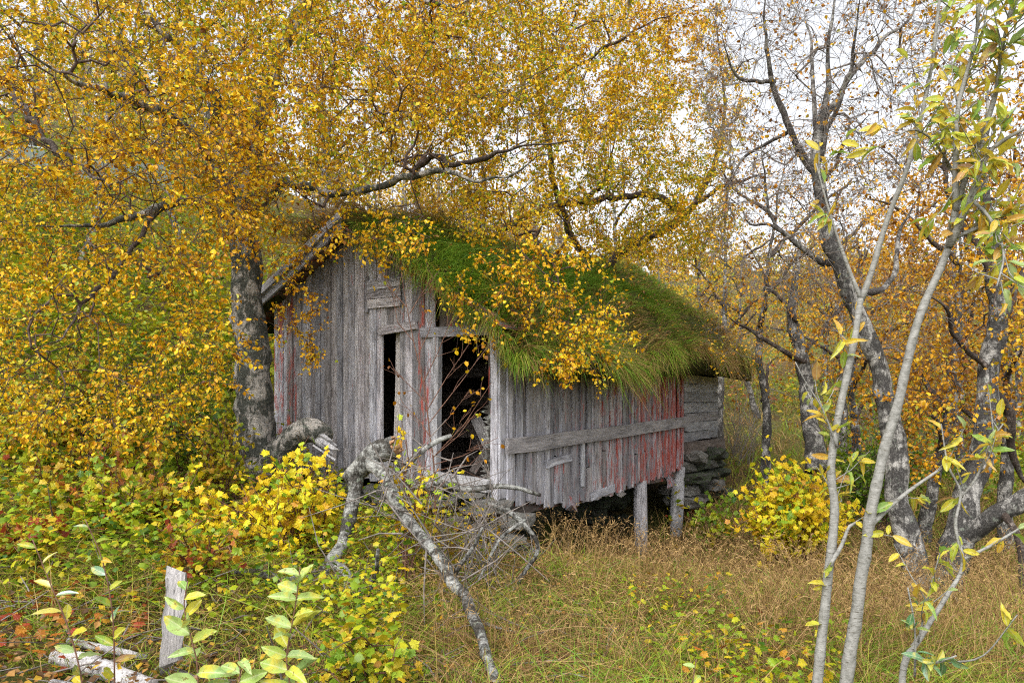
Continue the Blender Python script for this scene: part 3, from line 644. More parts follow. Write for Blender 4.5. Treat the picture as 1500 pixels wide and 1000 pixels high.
def tubes_batch(acc, chains, sides):
    by = {}
    for p, r in chains: by.setdefault(len(p), []).append((p, r))
    th = np.arange(sides) / sides * 2 * math.pi
    for k, L in by.items():
        pts = np.array([p for p, _ in L]); rad = np.array([r for _, r in L]); n = len(L)
        T = np.empty_like(pts); T[:, 0] = pts[:, 1] - pts[:, 0]; T[:, -1] = pts[:, -1] - pts[:, -2]
        if k > 2: T[:, 1:-1] = pts[:, 2:] - pts[:, :-2]
        T = unit(T); ref = np.eye(3)[np.argmin(np.abs(T.mean(1)), 1)][:, None]
        A = unit(np.cross(T, np.broadcast_to(ref, T.shape))); B = np.cross(T, A)
        V = pts[:, :, None] + (np.cos(th)[None, None, :, None] * A[:, :, None] + np.sin(th)[None, None, :, None] * B[:, :, None]) * rad[:, :, None, None]
        i = np.arange(k - 1)[:, None] * sides; j = np.arange(sides)[None]; jn = (j + 1) % sides
        q = np.stack([i + j, i + jn, i + sides + jn, i + sides + j], -1).reshape(-1, 4)
        acc.add(V.reshape(-1, 3), [(q[None] + (np.arange(n) * k * sides)[:, None, None]).reshape(-1, 4)])
def blob(cx, cy, rx, ry, d0, d1, n, clump=0):                              # points in a slanted drum of air
    a = G.uniform(0, 2 * math.pi, n); r = np.sqrt(G.random(n)); d = G.uniform(d0, d1, n)
    px = cx + rx * r * np.cos(a); py = cy + ry * r * np.sin(a)
    return np.stack([(px - 750) / 1000 * d, d, (600 - py) / 1000 * d], -1)
def tree(name, label, cat, limbs, att, leafT, lm, lm1, bark, bark2, twig, per=4, nl=9, size=.042, step=.22, group=None,
         singles=300, droop=.5, tw=(.12, .28), tint=(.62, .25), twr=.0016, cluster=1.0, base=None, side=9, maxlen=9.0):
    """limbs: list of (kind, points, r0, r1); the first is the trunk.  att: points the twigs grow towards."""
    base = np.asarray(limbs[0][1][0], float) if base is None else base
    root = empty(name, base); tag(root, label, cat, group)
    P_, par, rad = [], [], []
    for kind, pts, r0, r1 in limbs:
        sp = smooth_path(pts, max(.05, min(.14, r0 * .8)), min(.05, r0 * .25) if kind != 'limb' else min(.09, max(.05, r0 * .9))); k = len(sp)
        t = np.linspace(0, 1, k); rr = r0 + (r1 - r0) * t ** .8
        if 'broken' not in kind: rr = rr * (1 - .78 * np.clip((t - .6) / .4, 0, 1))
        if kind == 'trunk': rr = rr * (1 + .45 * np.exp(-t * k * .14 / .35) * 1)
        a = Acc(); sd = max(6, min(20, int(side * (r0 / .05) ** .35)))
        tube(a, sp, rr, sd, rough=.34 if r0 > .03 else .12)
        o = link(kind, a.mesh(kind), bark if r0 > .06 else bark2, root, base)
        b = len(P_)
        if b: j = int(np.argmin(np.linalg.norm(np.array(P_) - sp[0], axis=1)))
        else: j = -1
        for i in range(k):
            P_.append(sp[i]); par.append(j if i == 0 else b + i - 1); rad.append(rr[i])
    if att is None or not len(att): return root
    nl0 = len(P_); nodes = np.zeros((nl0 + len(att) * 45, 3)); nodes[:nl0] = P_; cnt = nl0
    par = list(par); d = np.concatenate([np.linalg.norm(att[i:i + 300, None] - nodes[None, :nl0], axis=2).min(1) for i in range(0, len(att), 300)])
    chains = []; need = np.zeros(len(nodes)); isl = np.zeros(len(nodes), bool); isl[:nl0] = True
    for i in np.argsort(d):
        A = att[i]; dd = np.linalg.norm(nodes[:cnt] - A, axis=1)
        j = int(np.argmin(dd + .10 * isl[:cnt])); ln = dd[j]
        if ln < .17 or ln > maxlen: continue
        k = int(min(40, max(2, math.ceil(ln / step)))); p0 = nodes[j]; pj = par[j] if par[j] >= 0 else j
        dirp = unit(p0 - nodes[pj] + 1e-6); t = np.linspace(0, 1, k + 1)[1:, None]
        ctrl = p0 + dirp * ln * .25 + (A - p0) * .3 + np.array((0, 0, droop * ln * .35))
        path = (1 - t) ** 2 * p0 + 2 * t * (1 - t) * ctrl + t * t * A
        amp = .10 * min(ln, 1.2) * np.sin(t * math.pi) + .012
        path = path + amp * np.stack([vnoise(path + q * 5.1, 2.2) * 2 + vnoise(path + q * 3.7, 6) * 1.2 for q in range(3)], -1)
        idx = np.arange(cnt, cnt + k); nodes[cnt:cnt + k] = path
        par += [j] + list(idx[:-1]); cnt += k; chains.append((j, idx))
    w_ = np.zeros(cnt); 
    for j, idx in chains: w_[idx[-1]] = 1
    parr = np.array(par[:cnt])
    for i in range(cnt - 1, nl0 - 1, -1): w_[parr[i]] += w_[i]
    rr = np.zeros(cnt); rr[:nl0] = rad; rr[nl0:] = twr * np.power(np.maximum(w_[nl0:], 1), .47)
    for i in range(nl0, cnt): rr[i] = min(rr[i], rr[parr[i]] * .92)
    ac = Acc(); thin = []; thick = []
    for j, idx in chains:
        pts = np.vstack([nodes[j], nodes[idx]]); r = np.r_[min(rr[j], rr[idx[0]] * 1.1), rr[idx]]
        (thick if r[0] > .008 else thin).append((pts, r))
    if thick: tubes_batch(ac, thick, 6)
    if thin: tubes_batch(ac, thin, 3)
    # twiglets
    th_nodes = [(idx[q], idx[q - 1] if q else j) for j, idx in chains for q in range(len(idx)) if rr[idx[q]] < .0045]
    tn = np.array(th_nodes)
    want = int(len(chains) * per); sel = tn[G.integers(0, len(tn), want)]
    o0 = nodes[sel[:, 0]]; dr = unit(nodes[sel[:, 0]] - nodes[sel[:, 1]])
    d1 = unit(dr * .7 + G.normal(0, .7, (want, 3)) + np.array((0, 0, -droop * .5))); L = G.uniform(*tw, want)
    p1 = o0 + d1 * (L * .5)[:, None]; p2 = p1 + unit(d1 + G.normal(0, .25, (want, 3)) + np.array((0, 0, -droop * .5))) * (L * .5)[:, None]
    tubes_batch(ac, [(np.stack([a_, b_, c_]), np.array([twr, twr * .8, twr * .5])) for a_, b_, c_ in zip(o0, p1, p2)], 3)
    o = link('twigs', ac.mesh('twigs'), twig, root, base); tag(o, kind='stuff')
    if nl <= 0: return root
    n = int(want * nl); q = G.integers(0, want, n); t = ((np.floor(G.random(n) * 4) + 1 + G.normal(0, .06, n)) / 4.1)[:, None]
    pos = np.where(t < .5, o0[q] + (p1 - o0)[q] * t * 2, p1[q] + (p2 - p1)[q] * (t * 2 - 1))
    ld = unit(d1[q] * .5 + G.normal(0, .7, (n, 3)) + np.array((0, 0, -.55))); pos = pos + ld * size * .25
    nm = unit(G.normal(0, .6, (n, 3)) + np.array((0, -.15, .8))); sz = size * G.uniform(.45, 1.3, n)
    cl_t = vnoise(pos, .9) * .5 + vnoise(pos, 3.1) * .35
    ti = np.clip(G.normal(tint[0], tint[1], n) + cl_t, 0, 1)
    dist = np.linalg.norm(pos, axis=1); inv = (np.abs(pos[:, 0] / np.maximum(pos[:, 1], .1)) < .76) & (pos[:, 2] / np.maximum(pos[:, 1], .1) < .61) & (pos[:, 1] > .5)
    one = np.zeros(n, bool)
    if singles and lm1:
        one[np.argsort(np.where(inv, dist / sz, 1e9))[:singles]] = True
        me = [small_leaf_mesh('leaf', T_, lm1) for T_ in (leafT, LEAF_B2, LEAF_B3)]
        for i in np.nonzero(one)[0]: put_leaf(me[i % 3], root, base, pos[i], ld[i], nm[i], sz[i])
    la = Acc(); vr = G.integers(0, 3, n)
    vr[dist > 5.8] = 3
    for k, T_ in enumerate((leafT, LEAF_B2, LEAF_B3, LEAF_S) if leafT is LEAF_B else (leafT,) * 4):
        q = ~one & (vr == k); leaves(la, T_, pos[q], ld[q], nm[q], sz[q], ti[q])
    o = link('crown', la.mesh('crown', smooth=False), lm, root, base); tag(o, kind='stuff')
    return root

def PP(d, *xy):                                                            # d: one distance or (first, last)
    a, b = d if isinstance(d, tuple) else (d, d); n = len(xy)
    return [P(x, y, a + (b - a) * (i / max(1, n - 1))) for i, (x, y) in enumerate(xy)]
BL = dict(leafT=LEAF_B, lm=M['birch_leaf'], lm1=M['birch_leaf1'])
OL = dict(leafT=LEAF_B, lm=M['ochre_leaf'], lm1=M['ochre_leaf1'])

def jagged(acc, c, tg, r_, lmin, lmax, n=15):
    c = np.asarray(c, float); tg = unit(np.asarray(tg, float)); A = unit(np.cross(tg, (0, 0, 1.))); B = np.cross(tg, A)
    for i in range(n):
        a = i / n * 2 * math.pi; q = r_ * R.choice((.92, .9, .55)); o_ = c + q * (math.cos(a) * A + math.sin(a) * B); ln = R.uniform(lmin, lmax) * (1.5 if R.random() < .2 else .8)
        tn = -math.sin(a) * A + math.cos(a) * B; wd = r_ * .26; n_ = math.cos(a) * A + math.sin(a) * B
        V = [o_ - tn * wd - tg * .03, o_ + tn * wd - tg * .03, o_ + tn * wd * R.uniform(.2, .9) + tg * ln * .7, o_ - tn * wd * R.uniform(.1, .7) + tg * ln]
        V = np.array(V + [v - n_ * r_ * .18 for v in V]); acc.add(V, [np.array([(0,1,2,3),(7,6,5,4),(0,4,5,1),(1,5,6,2),(2,6,7,3),(3,7,4,0)])])
# the old birch at the shed's left corner
A_l = [('trunk', PP((8.0, 8.0), (380, 715), (376, 660), (372, 560), (366, 450), (356, 370), (350, 310), (362, 240), (385, 150), (405, 80), (432, 20), (470, -50), (500, -160)), .225, .10),
 ('broken_limb', PP((7.9, 7.5), (370, 705), (394, 682), (410, 660), (424, 640), (442, 631), (460, 636), (472, 646)), .19, .115),
 ('limb', PP((8.0, 7.2), (356, 350), (330, 270), (322, 215), (300, 110), (270, 70), (225, 40), (170, -40)), .10, .05),
 ('limb', PP((8.0, 6.0), (350, 320), (290, 300), (230, 300), (150, 330), (60, 340)), .07, .025),
 ('limb', PP((7.8, 5.4), (330, 240), (250, 170), (190, 150), (110, 120), (20, 60)), .07, .025),
 ('limb', PP((8.0, 6.2), (352, 315), (420, 270), (500, 285), (570, 262), (640, 255), (720, 260), (800, 225)), .065, .022),
 ('limb', PP((7.7, 6.0), (600, 260), (640, 225), (665, 240), (710, 232), (745, 215), (850, 200)), .035, .015),
 ('limb', PP((8.0, 7.0), (405, 80), (470, -10), (560, -20), (660, 10), (760, -40)), .07, .02),
 ('limb', PP((7.0, 5.2), (20, 130), (45, 172), (80, 215), (112, 240), (160, 270)), .03, .03),
 ('limb', PP((7.6, 5.0), (240, 300), (180, 380), (120, 450), (60, 520)), .03, .012)]
att = np.concatenate([blob(180, 70, 330, 240, 4.8, 9.2, 960), blob(430, 100, 280, 190, 5.6, 9.4, 760), blob(150, 320, 220, 120, 5.0, 8.6, 300),
    blob(620, 70, 210, 190, 6.0, 9.2, 470), blob(150, 500, 210, 130, 5.0, 7.6, 150), blob(150, 600, 170, 70, 5.2, 7.2, 70), blob(410, 330, 80, 70, 6.6, 7.6, 55), blob(440, 480, 35, 70, 6.6, 7.4, 14),
    blob(570, 330, 75, 40, 5.8, 7.0, 34), blob(300, -250, 450, 200, 5, 10, 240), blob(365, 285, 70, 60, 6.6, 7.5, 45), blob(30, 560, 60, 90, 5, 6.5, 50)])
tree('birch_tree', 'old thick-trunked birch with mossy grey bark beside the left corner of the shed', 'tree', A_l, att, **BL,
     bark=M['bark'], bark2=M['bark_dark'], twig=M['twig'], per=7.0, nl=8.4, size=.039, twr=.0021, group='birch trees')
# the birch leaning out from behind the roof
gB = L2W(6.0, 4.3, 0)
B_l = [('trunk', [np.array((gB[0] - .6, gB[1] + .2, gzs(gB[0], gB[1]) - .2)), P(840, 460, 13.2), P(905, 375, 12.8), P(945, 350, 12.5), P(985, 330, 12.2), P(1030, 280, 12.0), P(1060, 180, 12.0), P(1050, 40, 12)], .15, .04),
 ('limb', PP((12.9, 9.5), (880, 400), (830, 330), (800, 200), (790, 60), (800, -60)), .075, .025),
 ('limb', PP((11.8, 10.0), (1000, 315), (960, 288), (905, 291), (850, 293), (795, 304), (757, 325), (716, 346), (690, 380)), .058, .04),
 ('limb', PP((10.6, 9.4), (860, 292), (885, 262), (892, 238), (905, 180)), .035, .012),
 ('limb', PP((12.0, 9.5), (1000, 310), (1060, 275), (1100, 262), (1150, 250)), .04, .015),
 ('limb', PP((10.2, 6.6), (720, 345), (760, 330), (800, 370), (830, 430), (850, 480)), .035, .010),
 ('limb', PP((9.8, 8.5), (800, 120), (870, 80), (940, 40), (1010, 10)), .03, .012)]
att = np.concatenate([blob(760, 120, 220, 220, 7.0, 12, 760), blob(930, 180, 160, 210, 8, 12.5, 560), blob(780, 430, 120, 105, 6.2, 7.6, 95), blob(850, 510, 80, 60, 6.2, 7.2, 26),
    blob(750, 300, 110, 60, 6.8, 9, 60), blob(960, 300, 110, 70, 9, 12, 150), blob(820, -200, 250, 150, 7, 12, 120), blob(880, 60, 190, 120, 7.5, 12, 160), blob(1020, 300, 60, 80, 9, 11.5, 70)])
tree('birch_tree', 'yellow birch leaning out from behind the sod roof, its twigs hanging over the grass', 'tree', B_l, att, **BL,
     bark=M['bark_dark'], bark2=M['bark_dark'], twig=M['twig'], per=8.0, nl=8.6, size=.040, twr=.0021, group='birch trees')
# twin-stemmed birch on the right: two trees side by side
C_l = [('trunk', PP((6.0, 6.3), (1352, 905), (1340, 850), (1322, 760), (1314, 690), (1302, 590), (1282, 520), (1248, 440), (1215, 360), (1206, 320), (1195, 240), (1205, 190), (1215, 130), (1212, 60), (1225, -20)), .115, .036),
 ('limb', PP((6.3, 6.0), (1225, 385), (1190, 375), (1158, 350), (1130, 328), (1100, 325), (1085, 300)), .038, .012),
 ('limb', PP((6.2, 5.8), (1150, 345), (1125, 310), (1120, 260), (1115, 230), (1105, 190)), .018, .006),
 ('limb', PP((6.3, 5.7), (1200, 260), (1160, 190), (1135, 130), (1125, 80), (1122, 30), (1128, -40)), .036, .014),
 ('limb', PP((6.3, 6.6), (1205, 190), (1250, 110), (1290, 70), (1330, 20), (1350, -40)), .034, .012),
 ('limb', PP((6.3, 6.8), (1205, 200), (1190, 140), (1190, 80), (1170, 0)), .026, .01),
 ('limb', PP((6.3, 5.6), (1198, 240), (1240, 140), (1250, 60), (1265, -20)), .026, .01),
 ('limb', PP((6.1, 6.6), (1240, 430), (1280, 425), (1310, 390), (1325, 330), (1345, 280)), .036, .014),
 ('limb', PP((6.2, 5.6), (1135, 120), (1080, 100), (1050, 40)), .02, .008),
 ('limb', PP((6.2, 6.7), (1160, 190), (1110, 215), (1070, 250), (1050, 270)), .02, .008)]
att = np.concatenate([blob(1190, 120, 170, 190, 5.4, 7.4, 760), blob(1150, 330, 110, 120, 5.6, 6.9, 330), blob(1310, 130, 110, 160, 5.6, 7.2, 200), blob(1180, -160, 220, 130, 5.5, 7.5, 140), blob(1300, 480, 90, 90, 5.8, 7, 70)])
tree('birch_tree', 'crooked birch with a pale lower stem behind the thin grey willow stems', 'tree', C_l, att, **OL,
     bark=M['bark_white'], bark2=M['bark_limb'], twig=M['grey_twig'], per=9, nl=.75, size=.036, twr=.0021, group='birch trees', droop=.15, tint=(.45, .25), tw=(.12, .34))
D_l = [('trunk', PP((6.1, 6.3), (1372, 905), (1385, 860), (1408, 770), (1432, 690), (1442, 620), (1450, 540), (1462, 470), (1455, 380), (1440, 260), (1450, 120)), .135, .045),
 ('limb', PP((6.1, 5.6), (1405, 790), (1440, 765), (1480, 745), (1540, 712), (1640, 660)), .085, .07),
 ('limb', PP((6.2, 6.6), (1448, 570), (1475, 600), (1490, 680), (1510, 720)), .05, .03),
 ('limb', PP((6.2, 6.8), (1460, 470), (1490, 420), (1520, 360)), .04, .02),
 ('limb', PP((6.2, 7.0), (1455, 400), (1410, 330), (1385, 250), (1370, 150)), .035, .012),
 ('limb', PP((6.2, 5.7), (1450, 540), (1400, 500), (1370, 440), (1330, 420)), .03, .01),
 ('limb', PP((5.8, 5.6), (1470, 750), (1484, 790), (1488, 850), (1470, 900)), .035, .018)]
att = np.concatenate([blob(1420, 500, 110, 140, 5.6, 7.6, 240), blob(1450, 250, 100, 180, 5.8, 7.6, 240), blob(1370, 620, 80, 70, 6.0, 7.4, 60), blob(1440, 0, 120, 150, 5.8, 8, 100)])
tree('birch_tree', 'thick dark birch with rough torn bark and a low limb at the right edge', 'tree', D_l, att, **OL,
     bark=M['bark_white'], bark2=M['bark_dark'], twig=M['twig'], per=4.5, nl=5, size=.040, group='birch trees', droop=.35, tint=(.5, .25))
E_l = [('trunk', PP((9.6, 10.4), (1198, 690), (1190, 640), (1182, 590), (1176, 520), (1160, 460), (1166, 400), (1176, 340)), .125, .06),
 ('limb', PP((9.9, 9.6), (1180, 530), (1130, 505), (1080, 470), (1050, 455)), .04, .015),
 ('limb', PP((10, 10.4), (1168, 470), (1130, 430), (1115, 390), (1080, 340)), .04, .012),
 ('limb', PP((10, 10.4), (1178, 520), (1220, 470), (1250, 410), (1280, 330)), .045, .015)]
att = np.concatenate([blob(1130, 440, 90, 90, 9.2, 11, 130), blob(1230, 380, 110, 110, 9.5, 11.5, 200), blob(1190, 270, 100, 90, 9.8, 11.5, 90), blob(1090, 490, 70, 60, 9, 10.5, 60)])
tree('birch_tree', 'slim birch standing between the yellow currant bush and the shed', 'tree', E_l, att, **OL,
     bark=M['bark_white'], bark2=M['bark_dark'], twig=M['grey_twig'], per=4.5, nl=2.6, size=.042, group='birch trees', droop=.2, singles=0)
# birches standing further back, each with a crown of its own
def far_birch(px, d, hgt, lean, crown, nl, tint, label, hue='o', spread=.32, r=.10):
    x = (px - 750) / 1000 * d; z = gzs(x, d); p0 = np.array((x, d, z - .1)); top = p0 + np.array((lean, R.uniform(-.6, .6), hgt))
    mid = (p0 + top) / 2 + np.array((R.uniform(-.35, .35), R.uniform(-.3, .3), 0))
    q = p0 + (mid - p0) * .5 + np.array((R.uniform(-.15, .15), 0, 0))
    limbs = [('trunk', [p0, q, mid, top], r, r * .25)]
    for k in range(6):
        t = .3 + .1 * k; s0 = mid + (top - mid) * max(0, (t - .5) * 2) if t > .5 else p0 + (mid - p0) * t * 2
        a = R.uniform(0, 6.28); e = s0 + np.array((math.cos(a), math.sin(a), R.uniform(.3, .9))) * hgt * spread * R.uniform(.6, 1)
        limbs.append(('limb', [s0, (s0 + e) / 2 + np.array((0, 0, .1 * hgt * spread)), e], r * .45, r * .1))
    m_ = crown; c = p0 + (top - p0) * .64; v = G.normal(size=(m_, 3)); v = unit(v) * (G.random(m_) ** .4)[:, None]
    att = c + v * np.array((hgt * spread * 1.15, hgt * spread * 1.15, hgt * .42))
    kw = dict(leafT=LEAF_S, lm=M['ochre_leaf'] if hue == 'o' else M['birch_leaf'], lm1=None)
    return tree('birch_tree', label, 'tree', limbs, att, **kw, bark=M['bark_white'], bark2=M['bark_dark'], twig=M['grey_twig'], per=3.2, nl=nl,
                size=.06 * max(1, d / 16), group='birch trees', singles=0, tint=(tint, .22), droop=.25, twr=.0022, tw=(.2, .5), step=.4, side=7)
FB = [(1345, 9.6, 5.0, .4, 240, 8, .45, 'rust-leaved birch standing close behind the pale-stemmed crooked birch', 'o'),
 (1470, 9.5, 5.4, -.3, 260, 9, .4, 'orange birch behind the rough dark trunk at the right edge', 'o'),
 (1262, 12.5, 5.2, .3, 190, 6, .5, 'small ochre birch behind the currant bush', 'o'),
 (1410, 13.5, 6.5, .5, 240, 8, .55, 'tall ochre birch in the second row right of the willow stems', 'o'),
 (1110, 19, 5.0, -.3, 170, 8, .75, 'low yellow birch on the meadow beyond the end of the shed', 'b'),
 (1010, 21, 6.0, .4, 190, 7, .6, 'yellow birch seen just over the far end of the sod roof', 'b'),
 (1210, 22, 5.2, .2, 170, 7, .7, 'round yellow birch far up the meadow behind the slim birch', 'b'),
 (880, 19, 8, .3, 220, 5, .5, 'tall thin-crowned birch behind the roof ridge', 'o'),
 (690, 17, 9.0, .2, 260, 6, .6, 'high birch whose top shows above the middle of the ridge', 'b'),
 (120, 13.5, 5.0, .4, 150, 5, .85, 'golden birch on the hillside behind the left canopy', 'b'),
 (-30, 11.5, 5.0, .3, 140, 6, .8, 'golden birch cut by the left edge of the view', 'b'),
 (265, 17.5, 6.0, -.3, 170, 6, .8, 'golden birch up the slope just left of the thick trunk', 'b'),
 (40, 17, 9.0, .3, 260, 6, .62, 'tall golden birch high on the slope behind the left limb', 'b'),
 (180, 20, 10.0, -.3, 280, 6, .55, 'tallest birch on the upper left slope', 'o'),
 (350, 22, 10.0, .2, 260, 6, .6, 'tall birch far up the slope behind the thick old trunk', 'b'),
 (600, 24, 11.0, .2, 260, 6, .6, 'tall birch far behind the left half of the sod roof', 'b'),
 (480, 18, 8.0, .3, 220, 6, .7, 'tall birch on the slope behind the gable peak', 'b'),
 (1320, 19, 8.0, .4, 230, 5, .45, 'tall bare-topped birch in the gap right of the crooked birch', 'o'),
 (1120, 12.5, 6.6, .3, 240, 2.0, .5, 'half-bare birch with a web of grey twigs left of the crooked birch', 'o'),
 (1235, 15, 8.0, -.3, 260, 2.2, .5, 'half-bare tall birch seen through the crown of the crooked birch', 'o'),
 (1055, 16, 7.0, .3, 240, 3.5, .65, 'thin yellow birch rising beyond the far end of the shed', 'b'),
 (1380, 17, 8.5, .3, 240, 3.0, .5, 'tall half-bare birch behind the willow stems', 'o'),
 (1490, 17, 8.0, -.4, 230, 6, .5, 'tall ochre birch in the back row at the right edge', 'o')]
for px, d, hg, ln, cr, nl, ti, lab, hue in FB: far_birch(px, d, hg, ln, cr, nl, ti, lab, hue)
# the wood further off: one mass
ac = Acc(); la = Acc(); n = 420
d = G.uniform(24, 75, n); x = G.uniform(-1.0, .95, n) * d; z = gz(x, d)
keepw = ~((x / d > .25) & (x / d < .5) & (d < 27)); d, x, z = d[keepw], x[keepw], z[keepw]; n = len(d)
hgt = G.uniform(2.5, 6.5, n) * np.where(x / d > .1, .72, 1.1); rs = hgt * G.uniform(.22, .36, n); tw_ = []
tint0 = np.clip(G.normal(.55, .25, n), 0, 1)
for i in range(n):
    p0 = np.array((x[i], d[i], z[i] - .1)); tp = p0 + np.array((R.uniform(-.5, .5), 0, hgt[i])); tw_.append((np.stack([p0, (p0 + tp) / 2 + G.normal(0, .15, 3), tp]), np.array((.07, .05, .015)) * hgt[i] / 4.5))
    for k in range(5):
        s0 = p0 + (tp - p0) * R.uniform(.25, .8); e = s0 + np.array((R.uniform(-1, 1), R.uniform(-1, 1), R.uniform(.3, 1.1))) * rs[i]
        tw_.append((np.stack([s0, e * .5 + s0 * .5, e]), np.array((.025, .018, .008)) * hgt[i] / 4.5))
    m_ = int(150); v = unit(G.normal(size=(m_, 3))) * (G.random(m_) ** .45)[:, None]
    pos = p0 + np.array((0, 0, hgt[i] * .58)) + v * np.array((rs[i], rs[i], hgt[i] * .44)); pos += vnoise(pos, .9)[:, None] * np.array((.8, .8, .3))
    leaves(la, LEAF_S, pos, G.normal(size=(m_, 3)), G.normal(size=(m_, 3)), G.uniform(.10, .22, m_) * d[i] / 38, np.clip(tint0[i] + G.normal(0, .13, m_), 0, 1), 1.3)
tubes_batch(ac, tw_, 4)
fw = empty('far_wood', (0, 45, gzs(0, 45))); fb = np.array((0, 45, gzs(0, 45))); tag(fw, kind='stuff')
for o in (link('foliage', la.mesh('foliage', smooth=False), M['far_leaf'], fw, fb), link('trunks', ac.mesh('trunks'), M['grey_twig'], fw, fb)): tag(o, kind='stuff')

# ------------------------------------------------------------------ willow with two smooth grey stems (right foreground)
LW = [leaf_mesh_long('willow_leaf', M['willow1'], .21, .15, .12, .01), leaf_mesh_long('willow_leaf', M['willow1'], .19, .45, .25, .02), leaf_mesh_long('willow_leaf', M['willow1'], .24, -.1, .3, .03), leaf_mesh_long('willow_leaf', M['willow1'], .17, .7, .5, .05)]
LS = [leaf_mesh_long('seedling_leaf', M['seedling1'], .25, .22, .16, .02), leaf_mesh_long('seedling_leaf', M['seedling1'], .22, .5, .3, .03), leaf_mesh_long('seedling_leaf', M['seedling1'], .27, -.15, .4, .035)]
LT = [leaf_mesh_long('teal_leaf', M['teal1'], .20, .25, .15, .01), leaf_mesh_long('teal_leaf', M['teal1'], .18, .1, .3, .01)]
def stems(root, base, name, items, bark, rough=.06, sides=10):
    out = []
    for pts, r0, r1 in items:
        sp = smooth_path(pts, max(.03, r0 * 1.0), min(.012, r0 * .3) * (3.2 if 'fallen' in root.name else 1)); a = Acc()
        t = np.linspace(0, 1, len(sp)); rr = r0 + (r1 - r0) * t
        rr = rr * (1 + .13 * np.exp(-((np.arange(len(sp)) * 1.0 % 4.7 - 2) / .6) ** 2))
        tube(a, sp, rr, sides if r0 > .012 else 6, rough); link(name, a.mesh(name), bark, root, base); out.append(sp)
    return out
def leaf_along(root, base, sp, meshes, n, size, t0=.2, t1=1., droop=.2, wts=None, spread=.9):
    for i in range(n):
        k = min(len(sp) - 2, int((t0 + (t1 - t0) * R.random()) * (len(sp) - 1))); dr = unit(sp[k + 1] - sp[k])
        v = unit(G.normal(0, spread, 3) + dr * .6 + np.array((0, 0, -droop)))
        put_leaf(R.choice(meshes), root, base, sp[k] + v * .006, v, unit(G.normal(0, .5, 3) + np.array((0, -.3, .9))), size * R.uniform(.6, 1.2))
def leafy_twigs(root, base, sp, meshes, nt_, per, size, ln=(.08, .26), t0=.15, droop=.3, bark='willow_bark'):
    ch = []
    for i in range(nt_):
        k = min(len(sp) - 2, int((t0 + (1 - t0) * R.random()) * (len(sp) - 1))); dr = unit(sp[k + 1] - sp[k])
        v = unit(dr * .8 + G.normal(0, .65, 3)); L = R.uniform(*ln); q = np.stack([sp[k], sp[k] + v * L * .5 + G.normal(0, .008, 3), sp[k] + v * L + np.array((0, 0, .02))])
        ch.append((q, np.array((.0028, .0022, .0012))))
        for m_ in range(R.randint(per - 1, per + 2)):
            t = R.uniform(.25, 1.0); p = q[0] + (q[2] - q[0]) * t; d_ = unit(v * .8 + G.normal(0, .7, 3) + np.array((0, 0, -droop)))
            put_leaf(R.choice(meshes), root, base, p, d_, unit(G.normal(0, .45, 3) + np.array((0, -.5, .7))), size * R.uniform(.55, 1.2))
    a = Acc(); tubes_batch(a, ch, 5); tag(link('twigs', a.mesh('twigs'), M[bark], root, base), kind='stuff')
d = 2.9
base = P(1205, 1020, d); base[2] = gzs(base[0], base[1]) - .05
wl = empty('willow_tree', base); tag(wl, 'young willow with two smooth pale grey stems and green-yellow leaves at upper right', 'tree')
b1 = np.array(P(1185, 1100, d)); b1[2] = gzs(b1[0], b1[1]) - .05
b2 = np.array(P(1215, 1110, 2.85)); b2[2] = gzs(b2[0], b2[1]) - .05
main = stems(wl, base, 'stem', [([b1] + PP((2.9, 3.05), (1196, 1000), (1211, 860), (1222, 750), (1218, 670), (1238, 560), (1256, 480), (1262, 440)), .023, .013),
    ([b2] + PP((2.85, 2.8), (1238, 1000), (1262, 840), (1290, 690), (1318, 590), (1328, 540), (1348, 460), (1388, 365), (1402, 300), (1430, 220)), .029, .011)], M['willow_bark'])
br = stems(wl, base, 'branch', [(PP((3.05, 3.0), (1262, 440), (1276, 400), (1300, 320), (1330, 240), (1360, 120), (1375, 0), (1380, -60)), .013, .005),
    (PP((3.05, 3.1), (1262, 440), (1238, 380), (1215, 310), (1195, 240)), .010, .003),
    (PP((2.8, 2.6), (1390, 362), (1418, 300), (1445, 230), (1480, 200), (1520, 180)), .014, .006),
    (PP((2.8, 2.7), (1400, 310), (1400, 230), (1405, 150), (1430, 60), (1440, -40)), .012, .004),
    (PP((2.8, 2.6), (1425, 230), (1455, 150), (1470, 70), (1490, -20)), .012, .004),
    (PP((2.85, 2.9), (1270, 775), (1290, 755), (1330, 720), (1380, 685)), .011, .005),
    (PP((2.9, 2.9), (1214, 830), (1232, 800), (1245, 770), (1262, 765)), .010, .006),
    (PP((2.9, 2.8), (1400, 260), (1370, 210), (1340, 190), (1310, 200)), .007, .003),
    (PP((2.75, 2.6), (1420, 290), (1450, 320), (1470, 370), (1460, 420)), .007, .003),
    (PP((2.95, 2.9), (1226, 655), (1205, 600), (1180, 560), (1165, 530)), .005, .002),
    (PP((2.8, 2.7), (1395, 350), (1440, 330), (1500, 300)), .008, .004)], M['willow_bark'])
for i, nn in enumerate((12, 4, 20, 27, 25, 2, 2, 12, 11, 4, 15)): leafy_twigs(wl, base, br[i], LW, nn, 4, .078, t0=.45 if i in (0, 1, 5, 6) else .1)
leafy_twigs(wl, base, main[1], LW, 4, 3, .095, t0=.86)
leafy_twigs(wl, base, main[0][int(len(main[0]) * .55):int(len(main[0]) * .9)], LW, 11, 3, .082, t0=0); leaf_along(wl, base, main[0], LW, 8, .08, .45, .85, .4); leaf_along(wl, base, main[0], LW, 5, .08, .3, .45, .5)
base = P(1335, 1000, 2.75); base[2] = gzs(base[0], base[1]) - .05
w2 = empty('willow_sapling', base); tag(w2, 'leaning willow sapling with curled brown leaves and dark teal ones low down', 'sapling')
